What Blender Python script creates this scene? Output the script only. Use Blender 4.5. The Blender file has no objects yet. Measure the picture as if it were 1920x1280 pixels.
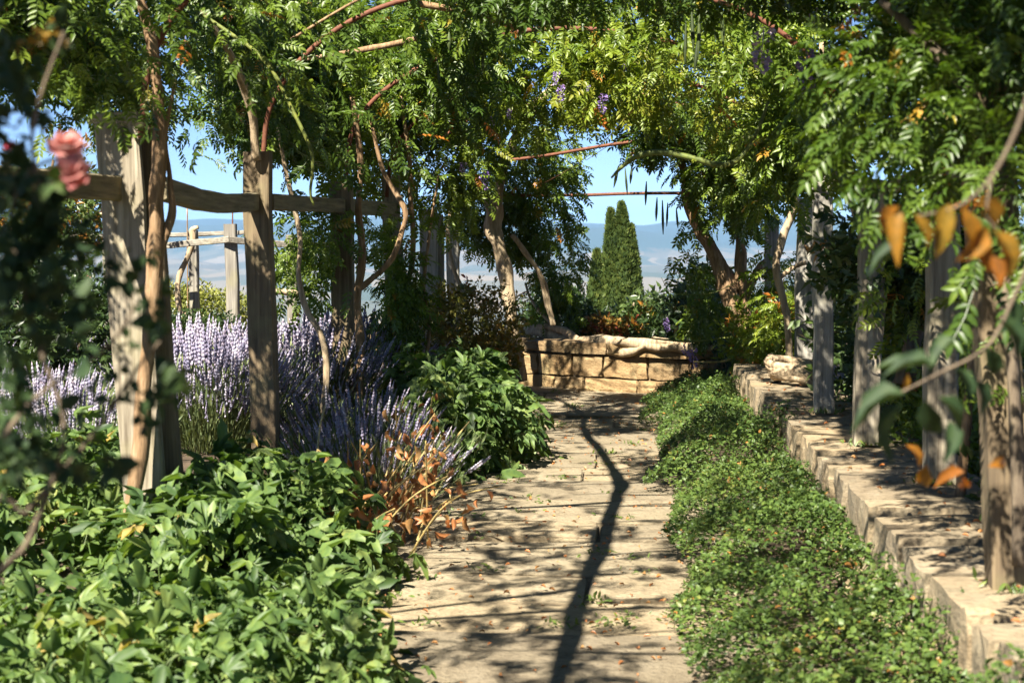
import bpy, bmesh, math
import numpy as np
from mathutils import Vector, Matrix

rng = np.random.default_rng(11)
sc = bpy.context.scene
COL = sc.collection
R_ = math.radians

# ------------------------------------------------------------------ camera
FPX, CX, CY = 3000.0, 960.0, 640.0            # focal length in photo pixels (1920 wide)
VPX, VPY, EYE = 1150.0, 445.0, 1.6            # where straight-ahead (+Y) falls, eye height
cam_d = bpy.data.cameras.new('camera')
cam = bpy.data.objects.new('camera', cam_d)
COL.objects.link(cam)
sc.camera = cam
cam_d.sensor_width = 36.0
cam_d.lens = FPX / 1920 * 36
cam_d.clip_end = 40000
cam_d.clip_start = 0.05
cam.location = (0, 0, EYE)
cam.rotation_euler = (R_(90) - math.atan2(CY - VPY, FPX), 0, math.atan2(VPX - CX, FPX))
cam_d.dof.use_dof = True
cam_d.dof.focus_distance = 13.0
cam_d.dof.aperture_fstop = 4.6
RC = np.array(cam.rotation_euler.to_matrix())


def P(px, py, D):
    """world point at depth y = D seen at photo pixel (px, py)"""
    d = RC @ np.array([(px - CX) / FPX, -(py - CY) / FPX, -1.0])
    t = D / d[1]
    return np.array([0, 0, EYE]) + d * t


def to_px(pts):
    q = (np.asarray(pts) - np.array([0, 0, EYE])) @ RC
    z = np.minimum(q[:, 2], -1e-3)
    return np.stack([CX + FPX * q[:, 0] / -z, CY - FPX * q[:, 1] / -z, -q[:, 2]], 1)


# ------------------------------------------------------------------ world, sun, exposure
SUN_EL, SUN_AZ = 48.0, 24.0      # elevation; degrees to the left of straight behind the camera
world = bpy.data.worlds.new('World')
sc.world = world
world.use_nodes = True
wn = world.node_tree.nodes
wl = world.node_tree.links
sky = wn.new('ShaderNodeTexSky')
sky.sky_type = 'NISHITA'
sky.sun_disc = False
sky.sun_elevation = R_(SUN_EL)
sky.sun_rotation = R_(180 + SUN_AZ)
sky.air_density = 0.5
sky.dust_density = 0.15
sky.ozone_density = 4.0
sky.altitude = 1200
bg = wn['Background']
bg.inputs['Strength'].default_value = 0.05
wl.new(sky.outputs['Color'], bg.inputs['Color'])
sun_d = bpy.data.lights.new('sun', 'SUN')
sun_d.energy = 5.0
sun_d.angle = R_(0.53)
sun_d.color = (1.0, 0.93, 0.80)
sun = bpy.data.objects.new('sun', sun_d)
COL.objects.link(sun)
SV = np.array([-math.sin(R_(SUN_AZ)) * math.cos(R_(SUN_EL)), -math.cos(R_(SUN_AZ)) * math.cos(R_(SUN_EL)), math.sin(R_(SUN_EL))])
sun.rotation_euler = Vector(-SV).to_track_quat('-Z', 'Y').to_euler()
sun.location = (-4, -8, 12)
sc.view_settings.view_transform = 'Standard'
sc.view_settings.look = 'None'
sc.view_settings.gamma = 1.0
sc.view_settings.use_curve_mapping = False
sc.view_settings.exposure = 1.85
sc.cycles.max_bounces = 6
sc.cycles.diffuse_bounces = 2
sc.cycles.glossy_bounces = 2
sc.cycles.transmission_bounces = 3
sc.cycles.volume_bounces = 0
sc.cycles.caustics_reflective = False
sc.cycles.caustics_refractive = False

# ------------------------------------------------------------------ helpers: noise, nodes, meshes


def _hash(i, j, k, s):
    h = (i * 374761393 + j * 668265263 + k * 2147483647 + s * 974634541) & 0xFFFFFFFF
    h = ((h ^ (h >> 13)) * 1274126177) & 0xFFFFFFFF
    return ((h ^ (h >> 16)) & 0xFFFF) / 65535.0


def vnoise(p, freq=1.0, seed=0):
    """smooth value noise 0..1 of points (N,3)"""
    p = np.asarray(p, float) * freq
    i = np.floor(p).astype(np.int64)
    f = p - i
    f = f * f * (3 - 2 * f)
    out = np.zeros(len(p))
    for dx in (0, 1):
        for dy in (0, 1):
            for dz in (0, 1):
                w = (f[:, 0] if dx else 1 - f[:, 0]) * (f[:, 1] if dy else 1 - f[:, 1]) * (f[:, 2] if dz else 1 - f[:, 2])
                out += w * _hash(i[:, 0] + dx, i[:, 1] + dy, i[:, 2] + dz, seed)
    return out


def fbm(p, freq=1.0, seed=0, octs=3):
    a, t, n = 1.0, 0.0, 0.0
    for o in range(octs):
        t += a * vnoise(p, freq * 2 ** o, seed + o)
        n += a
        a *= .5
    return t / n


class NT:
    """tiny node-tree writer"""

    def __init__(self, name):
        self.m = bpy.data.materials.new(name)
        self.m.use_nodes = True
        self.t = self.m.node_tree
        self.b = self.t.nodes['Principled BSDF']
        self.out = self.t.nodes['Material Output']

    def n(self, typ, **kw):
        nd = self.t.nodes.new(typ)
        for k, v in kw.items():
            if k in nd.inputs:
                nd.inputs[k].default_value = v
            else:
                setattr(nd, k, v)
        return nd

    def l(self, a, b):
        self.t.links.new(a, b)

    def ramp(self, fac, stops):
        r = self.n('ShaderNodeValToRGB')
        e = r.color_ramp.elements
        while len(e) < len(stops):
            e.new(0.5)
        for el, (p, c) in zip(e, stops):
            el.position = p
            el.color = (*c, 1)
        self.l(fac, r.inputs['Fac'])
        return r.outputs['Color']

    def noise(self, scale, detail=4, vec=None, rough=.55):
        nd = self.n('ShaderNodeTexNoise')
        nd.inputs['Scale'].default_value = scale
        nd.inputs['Detail'].default_value = detail
        nd.inputs['Roughness'].default_value = rough
        if vec is not None:
            self.l(vec, nd.inputs['Vector'])
        return nd.outputs['Fac']

    def coords(self, which='Object', scale=(1, 1, 1)):
        tc = self.n('ShaderNodeTexCoord')
        mp = self.n('ShaderNodeMapping')
        mp.inputs['Scale'].default_value = scale
        self.l(tc.outputs[which], mp.inputs['Vector'])
        return mp.outputs['Vector']

    def mix(self, fac, a, b, blend='MIX'):
        nd = self.n('ShaderNodeMix', data_type='RGBA', blend_type=blend)
        for s, v in ((0, fac), (6, a), (7, b)):
            if hasattr(v, 'is_linked'):
                self.l(v, nd.inputs[s])
            elif isinstance(v, (int, float)):
                nd.inputs[s].default_value = v
            else:
                nd.inputs[s].default_value = (*v, 1)
        return nd.outputs[2]

    def bump(self, h, strength=.5, dist=.01):
        nd = self.n('ShaderNodeBump')
        nd.inputs['Strength'].default_value = strength
        nd.inputs['Distance'].default_value = dist
        self.l(h, nd.inputs['Height'])
        self.l(nd.outputs['Normal'], self.b.inputs['Normal'])

    def world_pos(self):
        g = self.n('ShaderNodeNewGeometry')
        return g.outputs['Position']

    def rnd(self):
        return self.n('ShaderNodeObjectInfo').outputs['Random']


def leaf_mat(name, stops, rough=.42, trans=.35, tcol=(1.15, 1.25, .45), spec=.5, mottle=38):
    k = NT(name)
    at = k.n('ShaderNodeAttribute', attribute_name='tint')
    c = k.ramp(at.outputs['Fac'], stops)
    mo = k.noise(mottle, 3, k.world_pos())
    c = k.mix(1.0, c, k.ramp(mo, [(.32, (.62, .66, .7)), (.5, (1, 1, 1)), (.68, (1.25, 1.12, .9))]), 'MULTIPLY')
    k.l(c, k.b.inputs['Base Color'])
    k.b.inputs['Roughness'].default_value = rough
    k.b.inputs['Specular IOR Level'].default_value = spec
    tr = k.n('ShaderNodeBsdfTranslucent')
    tc = k.mix(1.0, c, tcol, 'MULTIPLY')
    k.l(tc, tr.inputs['Color'])
    mx = k.n('ShaderNodeMixShader')
    mx.inputs[0].default_value = trans
    k.l(k.b.outputs[0], mx.inputs[1])
    k.l(tr.outputs[0], mx.inputs[2])
    k.l(mx.outputs[0], k.out.inputs['Surface'])
    return k.m


M = {}
M['wisteria'] = leaf_mat('wisteria_leaf', [(0, (.052, .10, .013)), (.45, (.12, .185, .02)), (.8, (.20, .26, .028)), (.93, (.24, .25, .03)), (.965, (.36, .20, .03)), (1, (.45, .16, .03))])
M['lobed'] = leaf_mat('lobed_leaf', [(0, (.045, .09, .025)), (.5, (.125, .20, .055)), (.88, (.21, .28, .095)), (.96, (.26, .27, .07)), (1, (.34, .26, .08))], rough=.5, mottle=26, spec=.4)
M['ground_leaf'] = leaf_mat('ground_leaf', [(0, (.045, .085, .018)), (.5, (.085, .14, .032)), (.9, (.12, .18, .04)), (.985, (.20, .22, .05)), (1, (.36, .18, .05))], rough=.45, trans=.25, spec=.35)
M['rose_leaf'] = leaf_mat('rose_leaf', [(0, (.025, .05, .02)), (.6, (.045, .08, .025)), (1, (.08, .12, .03))], rough=.6, trans=.2, spec=.25)
M['shrub_leaf'] = leaf_mat('shrub_leaf', [(0, (.03, .06, .02)), (.5, (.06, .10, .028)), (.93, (.10, .15, .035)), (1, (.34, .16, .03))], rough=.4, trans=.25)
M['yellow_leaf'] = leaf_mat('yellow_leaf', [(0, (.13, .16, .035)), (.6, (.22, .24, .05)), (1, (.32, .30, .07))], trans=.25)
M['autumn_leaf'] = leaf_mat('autumn_leaf', [(0, (.13, .14, .02)), (.35, (.26, .16, .02)), (.65, (.32, .14, .018)), (1, (.24, .07, .015))], trans=.4, tcol=(1.2, .9, .3), mottle=75)
M['dry_leaf'] = leaf_mat('dry_leaf', [(0, (.34, .14, .05)), (.5, (.50, .20, .07)), (1, (.55, .34, .14))], trans=.3, tcol=(1, .8, .5))
M['spirea_leaf'] = leaf_mat('spirea_leaf', [(0, (.08, .11, .02)), (.5, (.20, .17, .03)), (.8, (.32, .18, .04)), (1, (.38, .08, .05))], trans=.25)
M['cypress_leaf'] = leaf_mat('cypress_leaf', [(0, (.025, .052, .010)), (.6, (.062, .10, .018)), (1, (.125, .155, .03))], rough=.6, trans=.1)
M['lav_stem'] = leaf_mat('lavender_stem', [(0, (.09, .13, .05)), (1, (.20, .24, .10))], rough=.6, trans=.2)
M['lav_flower'] = leaf_mat('lavender_flower', [(0, (.20, .175, .27)), (.5, (.41, .375, .52)), (1, (.57, .545, .63))], rough=.7, trans=.3, tcol=(1, .95, 1.1))
M['wist_flower'] = leaf_mat('wisteria_flower', [(0, (.26, .17, .46)), (.6, (.46, .36, .66)), (1, (.68, .60, .74))], rough=.6, trans=.35, tcol=(1, .9, 1.1))
M['rose_petal'] = leaf_mat('rose_petal', [(0, (.38, .10, .10)), (.5, (.55, .22, .20)), (1, (.66, .38, .33))], rough=.5, trans=.4, tcol=(1.1, .7, .6))
M['red_petal'] = leaf_mat('red_petal', [(0, (.45, .02, .05)), (1, (.65, .05, .12))], rough=.5, trans=.3, tcol=(1.1, .5, .5))
M['pod'] = leaf_mat('seed_pod', [(0, (.025, .04, .012)), (1, (.07, .10, .025))], rough=.6, trans=.1)
M['tendril'] = leaf_mat('green_tendril', [(0, (.13, .17, .035)), (1, (.19, .22, .045))], rough=.6, trans=.15)
M['straw'] = leaf_mat('straw_stem', [(0, (.38, .28, .10)), (1, (.50, .40, .18))], rough=.6, trans=.1)
M['grass'] = leaf_mat('grass_blade', [(0, (.08, .13, .03)), (1, (.16, .22, .05))], trans=.3)


def timber_mat(name, a, b, c, grain=(16, 16, .7)):
    k = NT(name)
    v = k.coords('Object', (1, 1, 1))
    vs = k.coords('Object', grain)
    g = k.noise(2.6, 6, vs, .65)
    col = k.ramp(g, [(.30, a), (.52, b), (.72, c)])
    st = k.noise(3.2, 4, v)
    col = k.mix(k.ramp(st, [(.5, (0, 0, 0)), (.72, (.55, .55, .55))]), col, (.24, .22, .10))   # lichen
    k.l(col, k.b.inputs['Base Color'])
    k.b.inputs['Roughness'].default_value = .85
    k.bump(g, .8, .006)
    return k.m


M['timber'] = timber_mat('weathered_timber', (.11, .085, .055), (.27, .23, .165), (.42, .37, .28))
M['timber_dark'] = timber_mat('dark_timber', (.07, .05, .03), (.16, .115, .065), (.25, .19, .11))
M['timber_grey'] = timber_mat('grey_timber', (.14, .13, .11), (.30, .28, .24), (.44, .42, .36))


M['timber_rail'] = timber_mat('rail_timber', (.08, .065, .035), (.19, .155, .09), (.30, .25, .155), (16, .7, 16))
M['fence_rail'] = timber_mat('fence_rail_timber', (.10, .09, .07), (.23, .205, .165), (.36, .33, .27), (.9, 16, 16))
M['fence_timber'] = timber_mat('fence_timber', (.09, .08, .065), (.20, .18, .15), (.31, .29, .24))


def bark_mat(name, a, b, c):
    k = NT(name)
    vs = k.coords('Object', (14, 14, 2.2))
    g = k.noise(2.2, 6, vs, .65)
    col = k.ramp(g, [(.3, a), (.5, b), (.7, c)])
    k.l(col, k.b.inputs['Base Color'])
    k.b.inputs['Roughness'].default_value = .9
    k.bump(g, 1.0, .012)
    return k.m


M['bark'] = bark_mat('vine_bark', (.10, .06, .03), (.26, .16, .08), (.40, .28, .17))
M['bark_pale'] = bark_mat('pale_vine_bark', (.17, .12, .07), (.36, .27, .165), (.50, .40, .26))
M['bark_dark'] = bark_mat('dark_bark', (.05, .035, .02), (.12, .09, .06), (.22, .17, .11))


def stone_mat(name, a, b, c, scale=5.0, lichen=(.10, .10, .06), bump=.012):
    k = NT(name)
    v = k.world_pos()
    n1 = k.noise(scale, 7, v, .65)
    n2 = k.noise(scale * 7, 5, v, .6)
    col = k.ramp(n1, [(.28, a), (.5, b), (.74, c)])
    col = k.mix(k.ramp(n2, [(.36, (.6, .6, .6)), (.5, (0, 0, 0))]), col, a)
    n3 = k.noise(scale * .5, 6, v, .7)
    col = k.mix(k.ramp(n3, [(.52, (0, 0, 0)), (.66, (.75, .75, .75))]), col, lichen)
    r = k.rnd()
    col = k.mix(1.0, col, k.ramp(r, [(0, (.72, .70, .68)), (.5, (1, .98, .94)), (1, (1.12, 1.04, .92))]), 'MULTIPLY')
    k.l(col, k.b.inputs['Base Color'])
    k.b.inputs['Roughness'].default_value = .92
    ad = k.n('ShaderNodeMath', operation='ADD')
    k.l(n1, ad.inputs[0])
    k.l(n2, ad.inputs[1])
    k.bump(ad.outputs[0], .9, bump)
    return k.m


M['wall_stone'] = stone_mat('warm_wall_stone', (.16, .10, .045), (.29, .20, .10), (.38, .285, .16), 6, (.21, .175, .09))
M['coping_stone'] = stone_mat('coping_stone', (.15, .115, .07), (.29, .235, .155), (.40, .345, .25), 6, (.13, .11, .07))
M['rubble_stone'] = stone_mat('rubble_stone', (.20, .15, .09), (.37, .30, .19), (.46, .39, .28), 8, (.19, .145, .08))
M['paving'] = stone_mat('paving_stone', (.14, .11, .068), (.285, .238, .16), (.37, .32, .235), 5.5, (.20, .165, .10), .018)
k = NT('soil')
v = k.world_pos()
n = k.noise(9, 8, v, .7)
k.l(k.ramp(n, [(.3, (.035, .024, .014)), (.7, (.13, .09, .055))]), k.b.inputs['Base Color'])
k.b.inputs['Roughness'].default_value = 1
k.bump(n, 1, .03)
M['soil'] = k.m
k = NT('mortar')
n = k.noise(30, 6, k.world_pos(), .7)
k.l(k.ramp(n, [(.3, (.10, .075, .045)), (.7, (.24, .185, .12))]), k.b.inputs['Base Color'])
k.b.inputs['Roughness'].default_value = 1
k.bump(n, 1, .01)
M['mortar'] = k.m
k = NT('rusty_steel')
n = k.noise(40, 6, k.coords('Object'), .7)
k.l(k.ramp(n, [(.3, (.09, .032, .016)), (.6, (.18, .065, .033)), (.8, (.25, .12, .072))]), k.b.inputs['Base Color'])
k.b.inputs['Roughness'].default_value = .75
k.b.inputs['Metallic'].default_value = .2
k.bump(n, .5, .002)
M['rust'] = k.m
# far country: woods, stubble fields, pale farm tracks
k = NT('countryside')
v = k.world_pos()
vo = k.n('ShaderNodeTexVoronoi', feature='F1', distance='EUCLIDEAN')
vo.inputs['Scale'].default_value = 1.0
mp = k.n('ShaderNodeMapping')
mp.inputs['Scale'].default_value = (.0060, .0028, .0)
wob = k.n('ShaderNodeTexNoise')
wob.inputs['Scale'].default_value = .0011
wob.inputs['Detail'].default_value = 5
k.l(v, wob.inputs['Vector'])
ws = k.n('ShaderNodeVectorMath', operation='SCALE')
ws.inputs['Scale'].default_value = 700
k.l(wob.outputs['Color'], ws.inputs[0])
wa = k.n('ShaderNodeVectorMath', operation='ADD')
k.l(v, wa.inputs[0])
k.l(ws.outputs[0], wa.inputs[1])
k.l(wa.outputs[0], mp.inputs['Vector'])
k.l(mp.outputs[0], vo.inputs['Vector'])
sep = k.n('ShaderNodeSeparateColor')
k.l(vo.outputs['Color'], sep.inputs[0])
field = k.ramp(sep.outputs[0], [(0, (.04, .06, .02)), (.35, (.10, .09, .045)), (.6, (.19, .15, .085)), (.8, (.06, .07, .03)), (1, (.24, .19, .12))])
big = k.noise(.00045, 6, v, .6)
wood = k.noise(.006, 9, v, .8)
sx = k.n('ShaderNodeSeparateXYZ')
k.l(v, sx.inputs[0])
hgt = k.n('ShaderNodeMapRange')
k.l(sx.outputs['Z'], hgt.inputs[0])
hgt.inputs[1].default_value = -90
hgt.inputs[2].default_value = 10
hgt.inputs[3].default_value = -.10
hgt.inputs[4].default_value = .35
a1 = k.n('ShaderNodeMath', operation='ADD')
k.l(big, a1.inputs[0])
k.l(hgt.outputs[0], a1.inputs[1])
w2 = k.n('ShaderNodeMath', operation='MULTIPLY_ADD')
k.l(wood, w2.inputs[0])
w2.inputs[1].default_value = .60
k.l(a1.outputs[0], w2.inputs[2])
wm = k.ramp(w2.outputs[0], [(.80, (0, 0, 0)), (.86, (1, 1, 1))])
k.l(k.mix(wm, field, (.030, .050, .022)), k.b.inputs['Base Color'])
k.b.inputs['Roughness'].default_value = 1
M['countryside'] = k.m


def link(o):
    COL.objects.link(o)
    return o


def mesh_from(name, V, F, mats, midx=None, tint=None, smooth=False):
    V = np.ascontiguousarray(V, np.float32)
    F = np.asarray(F)
    me = bpy.data.meshes.new(name)
    nf, w = F.shape
    me.vertices.add(len(V))
    me.vertices.foreach_set('co', V.ravel())
    me.loops.add(nf * w)
    me.loops.foreach_set('vertex_index', np.ascontiguousarray(F, np.int32).ravel())
    me.polygons.add(nf)
    me.polygons.foreach_set('loop_start', np.arange(0, nf * w, w, dtype=np.int32))
    for m in mats:
        me.materials.append(m)
    if midx is not None:
        me.polygons.foreach_set('material_index', np.ascontiguousarray(midx, np.int32))
    if smooth:
        me.polygons.foreach_set('use_smooth', np.ones(nf, bool))
    if tint is not None:
        at = me.attributes.new('tint', 'FLOAT', 'POINT')
        at.data.foreach_set('value', np.ascontiguousarray(tint, np.float32))
    me.update(calc_edges=True)
    return me


def tag(o, label=None, cat=None, group=None, kind=None):
    for key, val in (('label', label), ('category', cat), ('group', group), ('kind', kind)):
        if val:
            o[key] = val
    return o


def thing(name, label, cat, base, group=None):
    o = link(bpy.data.objects.new(name, None))
    o.empty_display_size = .1
    o.location = base
    return tag(o, label, cat, group)


def part(name, me, parent, world=True, kind=None, label=None):
    """me is in world coordinates when world is true; it is moved to its thing's base"""
    o = link(bpy.data.objects.new(name, me))
    if parent is not None:
        if world:
            b = Vector((0, 0, 0))
            q = parent
            while q is not None:
                b += q.location
                q = q.parent
            me.transform(Matrix.Translation(-b))
        o.parent = parent
    return tag(o, label, kind=kind)


def box_faces():
    return np.array([[0, 3, 2, 1], [4, 5, 6, 7], [0, 1, 5, 4], [1, 2, 6, 5], [2, 3, 7, 6], [3, 0, 4, 7]])


def block_mesh(name, size, mat, cuts=1, rnd=.012, jit=.006, seed=0, center=(0, 0, 0), rotz=0.0):
    """a stone or board: box with cut faces, worn corners and an uneven surface"""
    bm = bmesh.new()
    bmesh.ops.create_cube(bm, size=1)
    if cuts:
        bmesh.ops.subdivide_edges(bm, edges=bm.edges[:], cuts=cuts, use_grid_fill=True)
    r = np.random.default_rng(seed)
    sx, sy, sz = size
    c, s = math.cos(rotz), math.sin(rotz)
    for vt in bm.verts:
        n_ext = sum(abs(abs(q) - .5) < 1e-4 for q in vt.co)
        x, y, z = vt.co.x * sx, vt.co.y * sy, vt.co.z * sz
        k_ = (0, 0, .55, 1.0)[n_ext] * rnd
        ln = max(1e-6, math.sqrt(x * x + y * y + z * z))
        x -= math.copysign(min(k_, abs(x) * .5), x) if abs(abs(vt.co.x) - .5) < 1e-4 else 0
        y -= math.copysign(min(k_, abs(y) * .5), y) if abs(abs(vt.co.y) - .5) < 1e-4 else 0
        z -= math.copysign(min(k_, abs(z) * .5), z) if abs(abs(vt.co.z) - .5) < 1e-4 else 0
        j = r.normal(0, jit, 3)
        x, y, z = x + j[0], y + j[1], z + j[2]
        vt.co = (center[0] + c * x - s * y, center[1] + s * x + c * y, center[2] + z)
    me = bpy.data.meshes.new(name)
    bm.to_mesh(me)
    bm.free()
    me.materials.append(mat)
    return me


def board_mesh(name, p0, p1, w, t, mat, up=(0, -1, 0), seg=6, seed=0, bow=(0, 0, 0), wob=.004, cham=.008):
    """a timber of section w x t (w across, t along 'up') between two points, its edges chamfered, a little crooked"""
    p0, p1 = np.asarray(p0, float), np.asarray(p1, float)
    ax = (p1 - p0) / np.linalg.norm(p1 - p0)
    u = np.asarray(up, float)
    u = u - u.dot(ax) * ax
    u /= np.linalg.norm(u)
    s = np.cross(ax, u)
    r = np.random.default_rng(seed)
    a, b = w / 2, t / 2
    prof = [(a - cham, b), (a, b - cham), (a, -b + cham), (a - cham, -b), (-a + cham, -b), (-a, -b + cham), (-a, b - cham), (-a + cham, b)]
    V, F = [], []
    for i in range(seg + 1):
        f = i / seg
        c = p0 + (p1 - p0) * f + np.asarray(bow) * math.sin(math.pi * f) + r.normal(0, wob, 3) * (0 < i < seg)
        for (x, y) in prof:
            V.append(c + s * (x + r.normal(0, wob * .35)) + u * (y + r.normal(0, wob * .35)))
    for i in range(seg):
        for j in range(8):
            q = (j + 1) % 8
            F.append([i * 8 + j, i * 8 + q, (i + 1) * 8 + q, (i + 1) * 8 + j])
    me = bpy.data.meshes.new(name)
    e = seg * 8
    me.from_pydata([tuple(x) for x in V], [], [tuple(f) for f in F] + [tuple(range(7, -1, -1)), tuple(range(e, e + 8))])
    me.materials.append(mat)
    me.update()
    return me


def spline(pts, n):
    pts = np.asarray(pts, float)
    k_ = len(pts)
    t = np.linspace(0, k_ - 1, n)
    i = np.clip(t.astype(int), 0, k_ - 2)
    f = (t - i)[:, None]
    g = lambda q: pts[np.clip(q, 0, k_ - 1)]
    a, b, c, d = g(i - 1), g(i), g(i + 1), g(i + 2)
    return .5 * (2 * b + (c - a) * f + (2 * a - 5 * b + 4 * c - d) * f ** 2 + (3 * b - a - 3 * c + d) * f ** 3)


def tube_arrays(pts, rad, nr=8, nseg=None, lump=0.0, twist=0.0, seed=0):
    nseg = nseg or max(6, len(pts) * 5)
    q = np.concatenate([np.asarray(pts, float), np.asarray(rad, float)[:, None]], 1)
    q = spline(q, nseg)
    c, r = q[:, :3], np.abs(q[:, 3])
    T = np.gradient(c, axis=0)
    T /= np.linalg.norm(T, axis=1)[:, None] + 1e-9
    u = np.cross(T[0], [0.31, .87, .38])
    u /= np.linalg.norm(u)
    V = []
    for i in range(nseg):
        u = u - u.dot(T[i]) * T[i]
        u /= np.linalg.norm(u)
        w = np.cross(T[i], u)
        th = np.arange(nr) / nr * 2 * np.pi
        rr = np.full(nr, r[i])
        if lump:
            ph = th + twist * i
            rr = rr * (1 + lump * np.sin(ph * 2 + seed) * .7 + lump * np.sin(ph * 3 + 1.7 * seed + i * .3) * .5)
        V.append(c[i] + np.cos(th)[:, None] * u * rr[:, None] + np.sin(th)[:, None] * w * rr[:, None])
    V = np.concatenate(V + [c[:1], c[-1:]])
    if lump:
        nn = vnoise(V, 11, seed) - .5
        V = V + (V - np.concatenate([np.repeat(c, nr, 0), c[:1], c[-1:]])) * (nn * lump * 1.6)[:, None]
    F = []
    for i in range(nseg - 1):
        for j in range(nr):
            k_ = (j + 1) % nr
            a, b, cc, d = i * nr + j, i * nr + k_, (i + 1) * nr + k_, (i + 1) * nr + j
            F += [[a, b, cc], [a, cc, d]]
    e0, e1 = nseg * nr, nseg * nr + 1
    for j in range(nr):
        k_ = (j + 1) % nr
        F.append([e0, k_, j])
        F.append([e1, (nseg - 1) * nr + j, (nseg - 1) * nr + k_])
    return V, np.array(F)


def tubes_mesh(name, specs, mat, nr=8, lump=0.0, twist=0.0, tint=None):
    """several joined tubes as ONE connected-looking mesh (trunk with its limbs)"""
    Vs, Fs, o = [], [], 0
    for n_, (pts, rad) in enumerate(specs):
        V, F = tube_arrays(pts, rad, nr, None, lump, twist, n_ + 1)
        Vs.append(V)
        Fs.append(F + o)
        o += len(V)
    V = np.concatenate(Vs)
    return mesh_from(name, V, np.concatenate(Fs), [mat], smooth=True, tint=None if tint is None else np.full(len(V), tint))


# ------------------------------------------------------------------ leaf templates: V, F (tris), material index
def leaflet(base, tip, wid, nrm, hi=True, fold=.25):
    base, tip, nrm = (np.asarray(x, float) for x in (base, tip, nrm))
    a = tip - base
    L = np.linalg.norm(a)
    a /= L
    s = np.cross(a, nrm)
    s /= np.linalg.norm(s)
    n_ = np.cross(s, a)
    up = n_ * fold * wid
    if hi:
        V = [base, base + a * L * .30 - s * wid * .5 + up, base + a * L * .66 - s * wid * .40 + up, tip - n_ * wid * .3,
             base + a * L * .66 + s * wid * .40 + up, base + a * L * .30 + s * wid * .5 + up, base + a * L * .48]
        F = [[0, 6, 1], [1, 6, 2], [2, 6, 3], [0, 5, 6], [5, 4, 6], [4, 3, 6]]
    else:
        V = [base, base + a * L * .42 - s * wid * .5 + up, tip, base + a * L * .42 + s * wid * .5 + up]
        F = [[0, 2, 1], [0, 3, 2]]
    return V, F


def compound_leaf(pairs=5, hi=True, droop=.5, seed=0):
    """pinnate wisteria leaf, unit length along +Y, upper side +Z"""
    r = np.random.default_rng(seed)
    V, F = [], []

    def add(vf):
        o = len(V)
        V.extend(vf[0])
        F.extend([[q + o for q in f] for f in vf[1]])

    def rach(t):
        return np.array([.03 * math.sin(5 * t + seed), t * (1 - .12 * droop * t), -droop * .38 * t * t])
    for i in range(pairs):
        t = .24 + .62 * i / max(1, pairs - 1)
        b = rach(t)
        for sd in (-1, 1):
            L = (.30 - .05 * abs(i - pairs * .45) / pairs * 2) * r.uniform(.85, 1.1)
            d = np.array([sd * r.uniform(.75, .95), .5 + r.normal(0, .1), -r.uniform(.05, .55)])
            d /= np.linalg.norm(d)
            add(leaflet(b, b + d * L, L * .40, (r.normal(0, .25), r.normal(0, .2), 1), hi))
    b = rach(.9)
    add(leaflet(b, b + np.array([0, .26, -.14]), .11, (0, .4, 1), hi))
    # rachis: a thin strip
    o = len(V)
    w = .007
    for t in (0, .45, .9):
        c = rach(t)
        V.extend([c - [w, 0, 0], c + [w, 0, 0]])
    F.extend([[o, o + 1, o + 3], [o, o + 3, o + 2], [o + 2, o + 3, o + 5], [o + 2, o + 5, o + 4]])
    return dict(V=np.array(V), F=np.array(F), M=np.zeros(len(F), int))


def lobed_leaf(lobes=5, seed=0, cup=.25, deep=.45):
    """palmate leaf: hub at the stalk, blade along +Y, unit size"""
    r = np.random.default_rng(seed)
    n_ = lobes * 4
    V = [[0, .12, 0]]
    for i in range(n_ + 1):
        f = i / n_
        th = R_(-145 + 290 * f)
        ph = (f * lobes) % 1.0
        lobe = 1 - deep * abs(2 * ph - 1) ** 1.3
        rad = (.46 + .16 * math.cos(th)) * lobe * r.uniform(.92, 1.08)
        x, y = math.sin(th) * rad, .38 + math.cos(th) * rad - .1
        z = cup * (rad ** 2) * (-1.2) + .05 * math.cos(ph * 2 * math.pi) + r.normal(0, .012)
        V.append([x, y, z])
    F = [[0, i + 1, i] for i in range(1, n_ + 1)]
    o = len(V)
    w = .014
    V += [[-w, -.35, -.16], [w, -.35, -.16], [-w, .14, 0], [w, .14, 0]]
    F += [[o, o + 1, o + 3], [o, o + 3, o + 2]]
    return dict(V=np.array(V, float), F=np.array(F), M=np.zeros(len(F), int))


def oval_leaf(hi=True, wid=.5, fold=.2):
    V, F = leaflet((0, 0, 0), (0, 1, -.12), wid, (0, 0, 1), hi, fold)
    return dict(V=np.array(V, float), F=np.array(F), M=np.zeros(len(F), int))


def join_t(parts):
    V, F, Mi, o = [], [], [], 0
    for t in parts:
        V.append(t['V'])
        F.append(t['F'] + o)
        Mi.append(t['M'])
        o += len(t['V'])
    return dict(V=np.concatenate(V), F=np.concatenate(F), M=np.concatenate(Mi))


def xform(t, Rm, off, s, m=None):
    return dict(V=(t['V'] * s) @ np.asarray(Rm).T + np.asarray(off), F=t['F'], M=t['M'] if m is None else np.full(len(t['F']), m))


def basis(tdir, n_):
    """rotation whose +Y is tdir and +Z near n_; arrays (N,3) -> (N,3,3)"""
    t = np.atleast_2d(tdir).astype(float)
    n_ = np.atleast_2d(n_).astype(float)
    t = t / (np.linalg.norm(t, axis=1, keepdims=True) + 1e-9)
    z = n_ - (n_ * t).sum(1, keepdims=True) * t
    z = z / (np.linalg.norm(z, axis=1, keepdims=True) + 1e-9)
    x = np.cross(t, z)
    return np.stack([x, t, z], 2)


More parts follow.
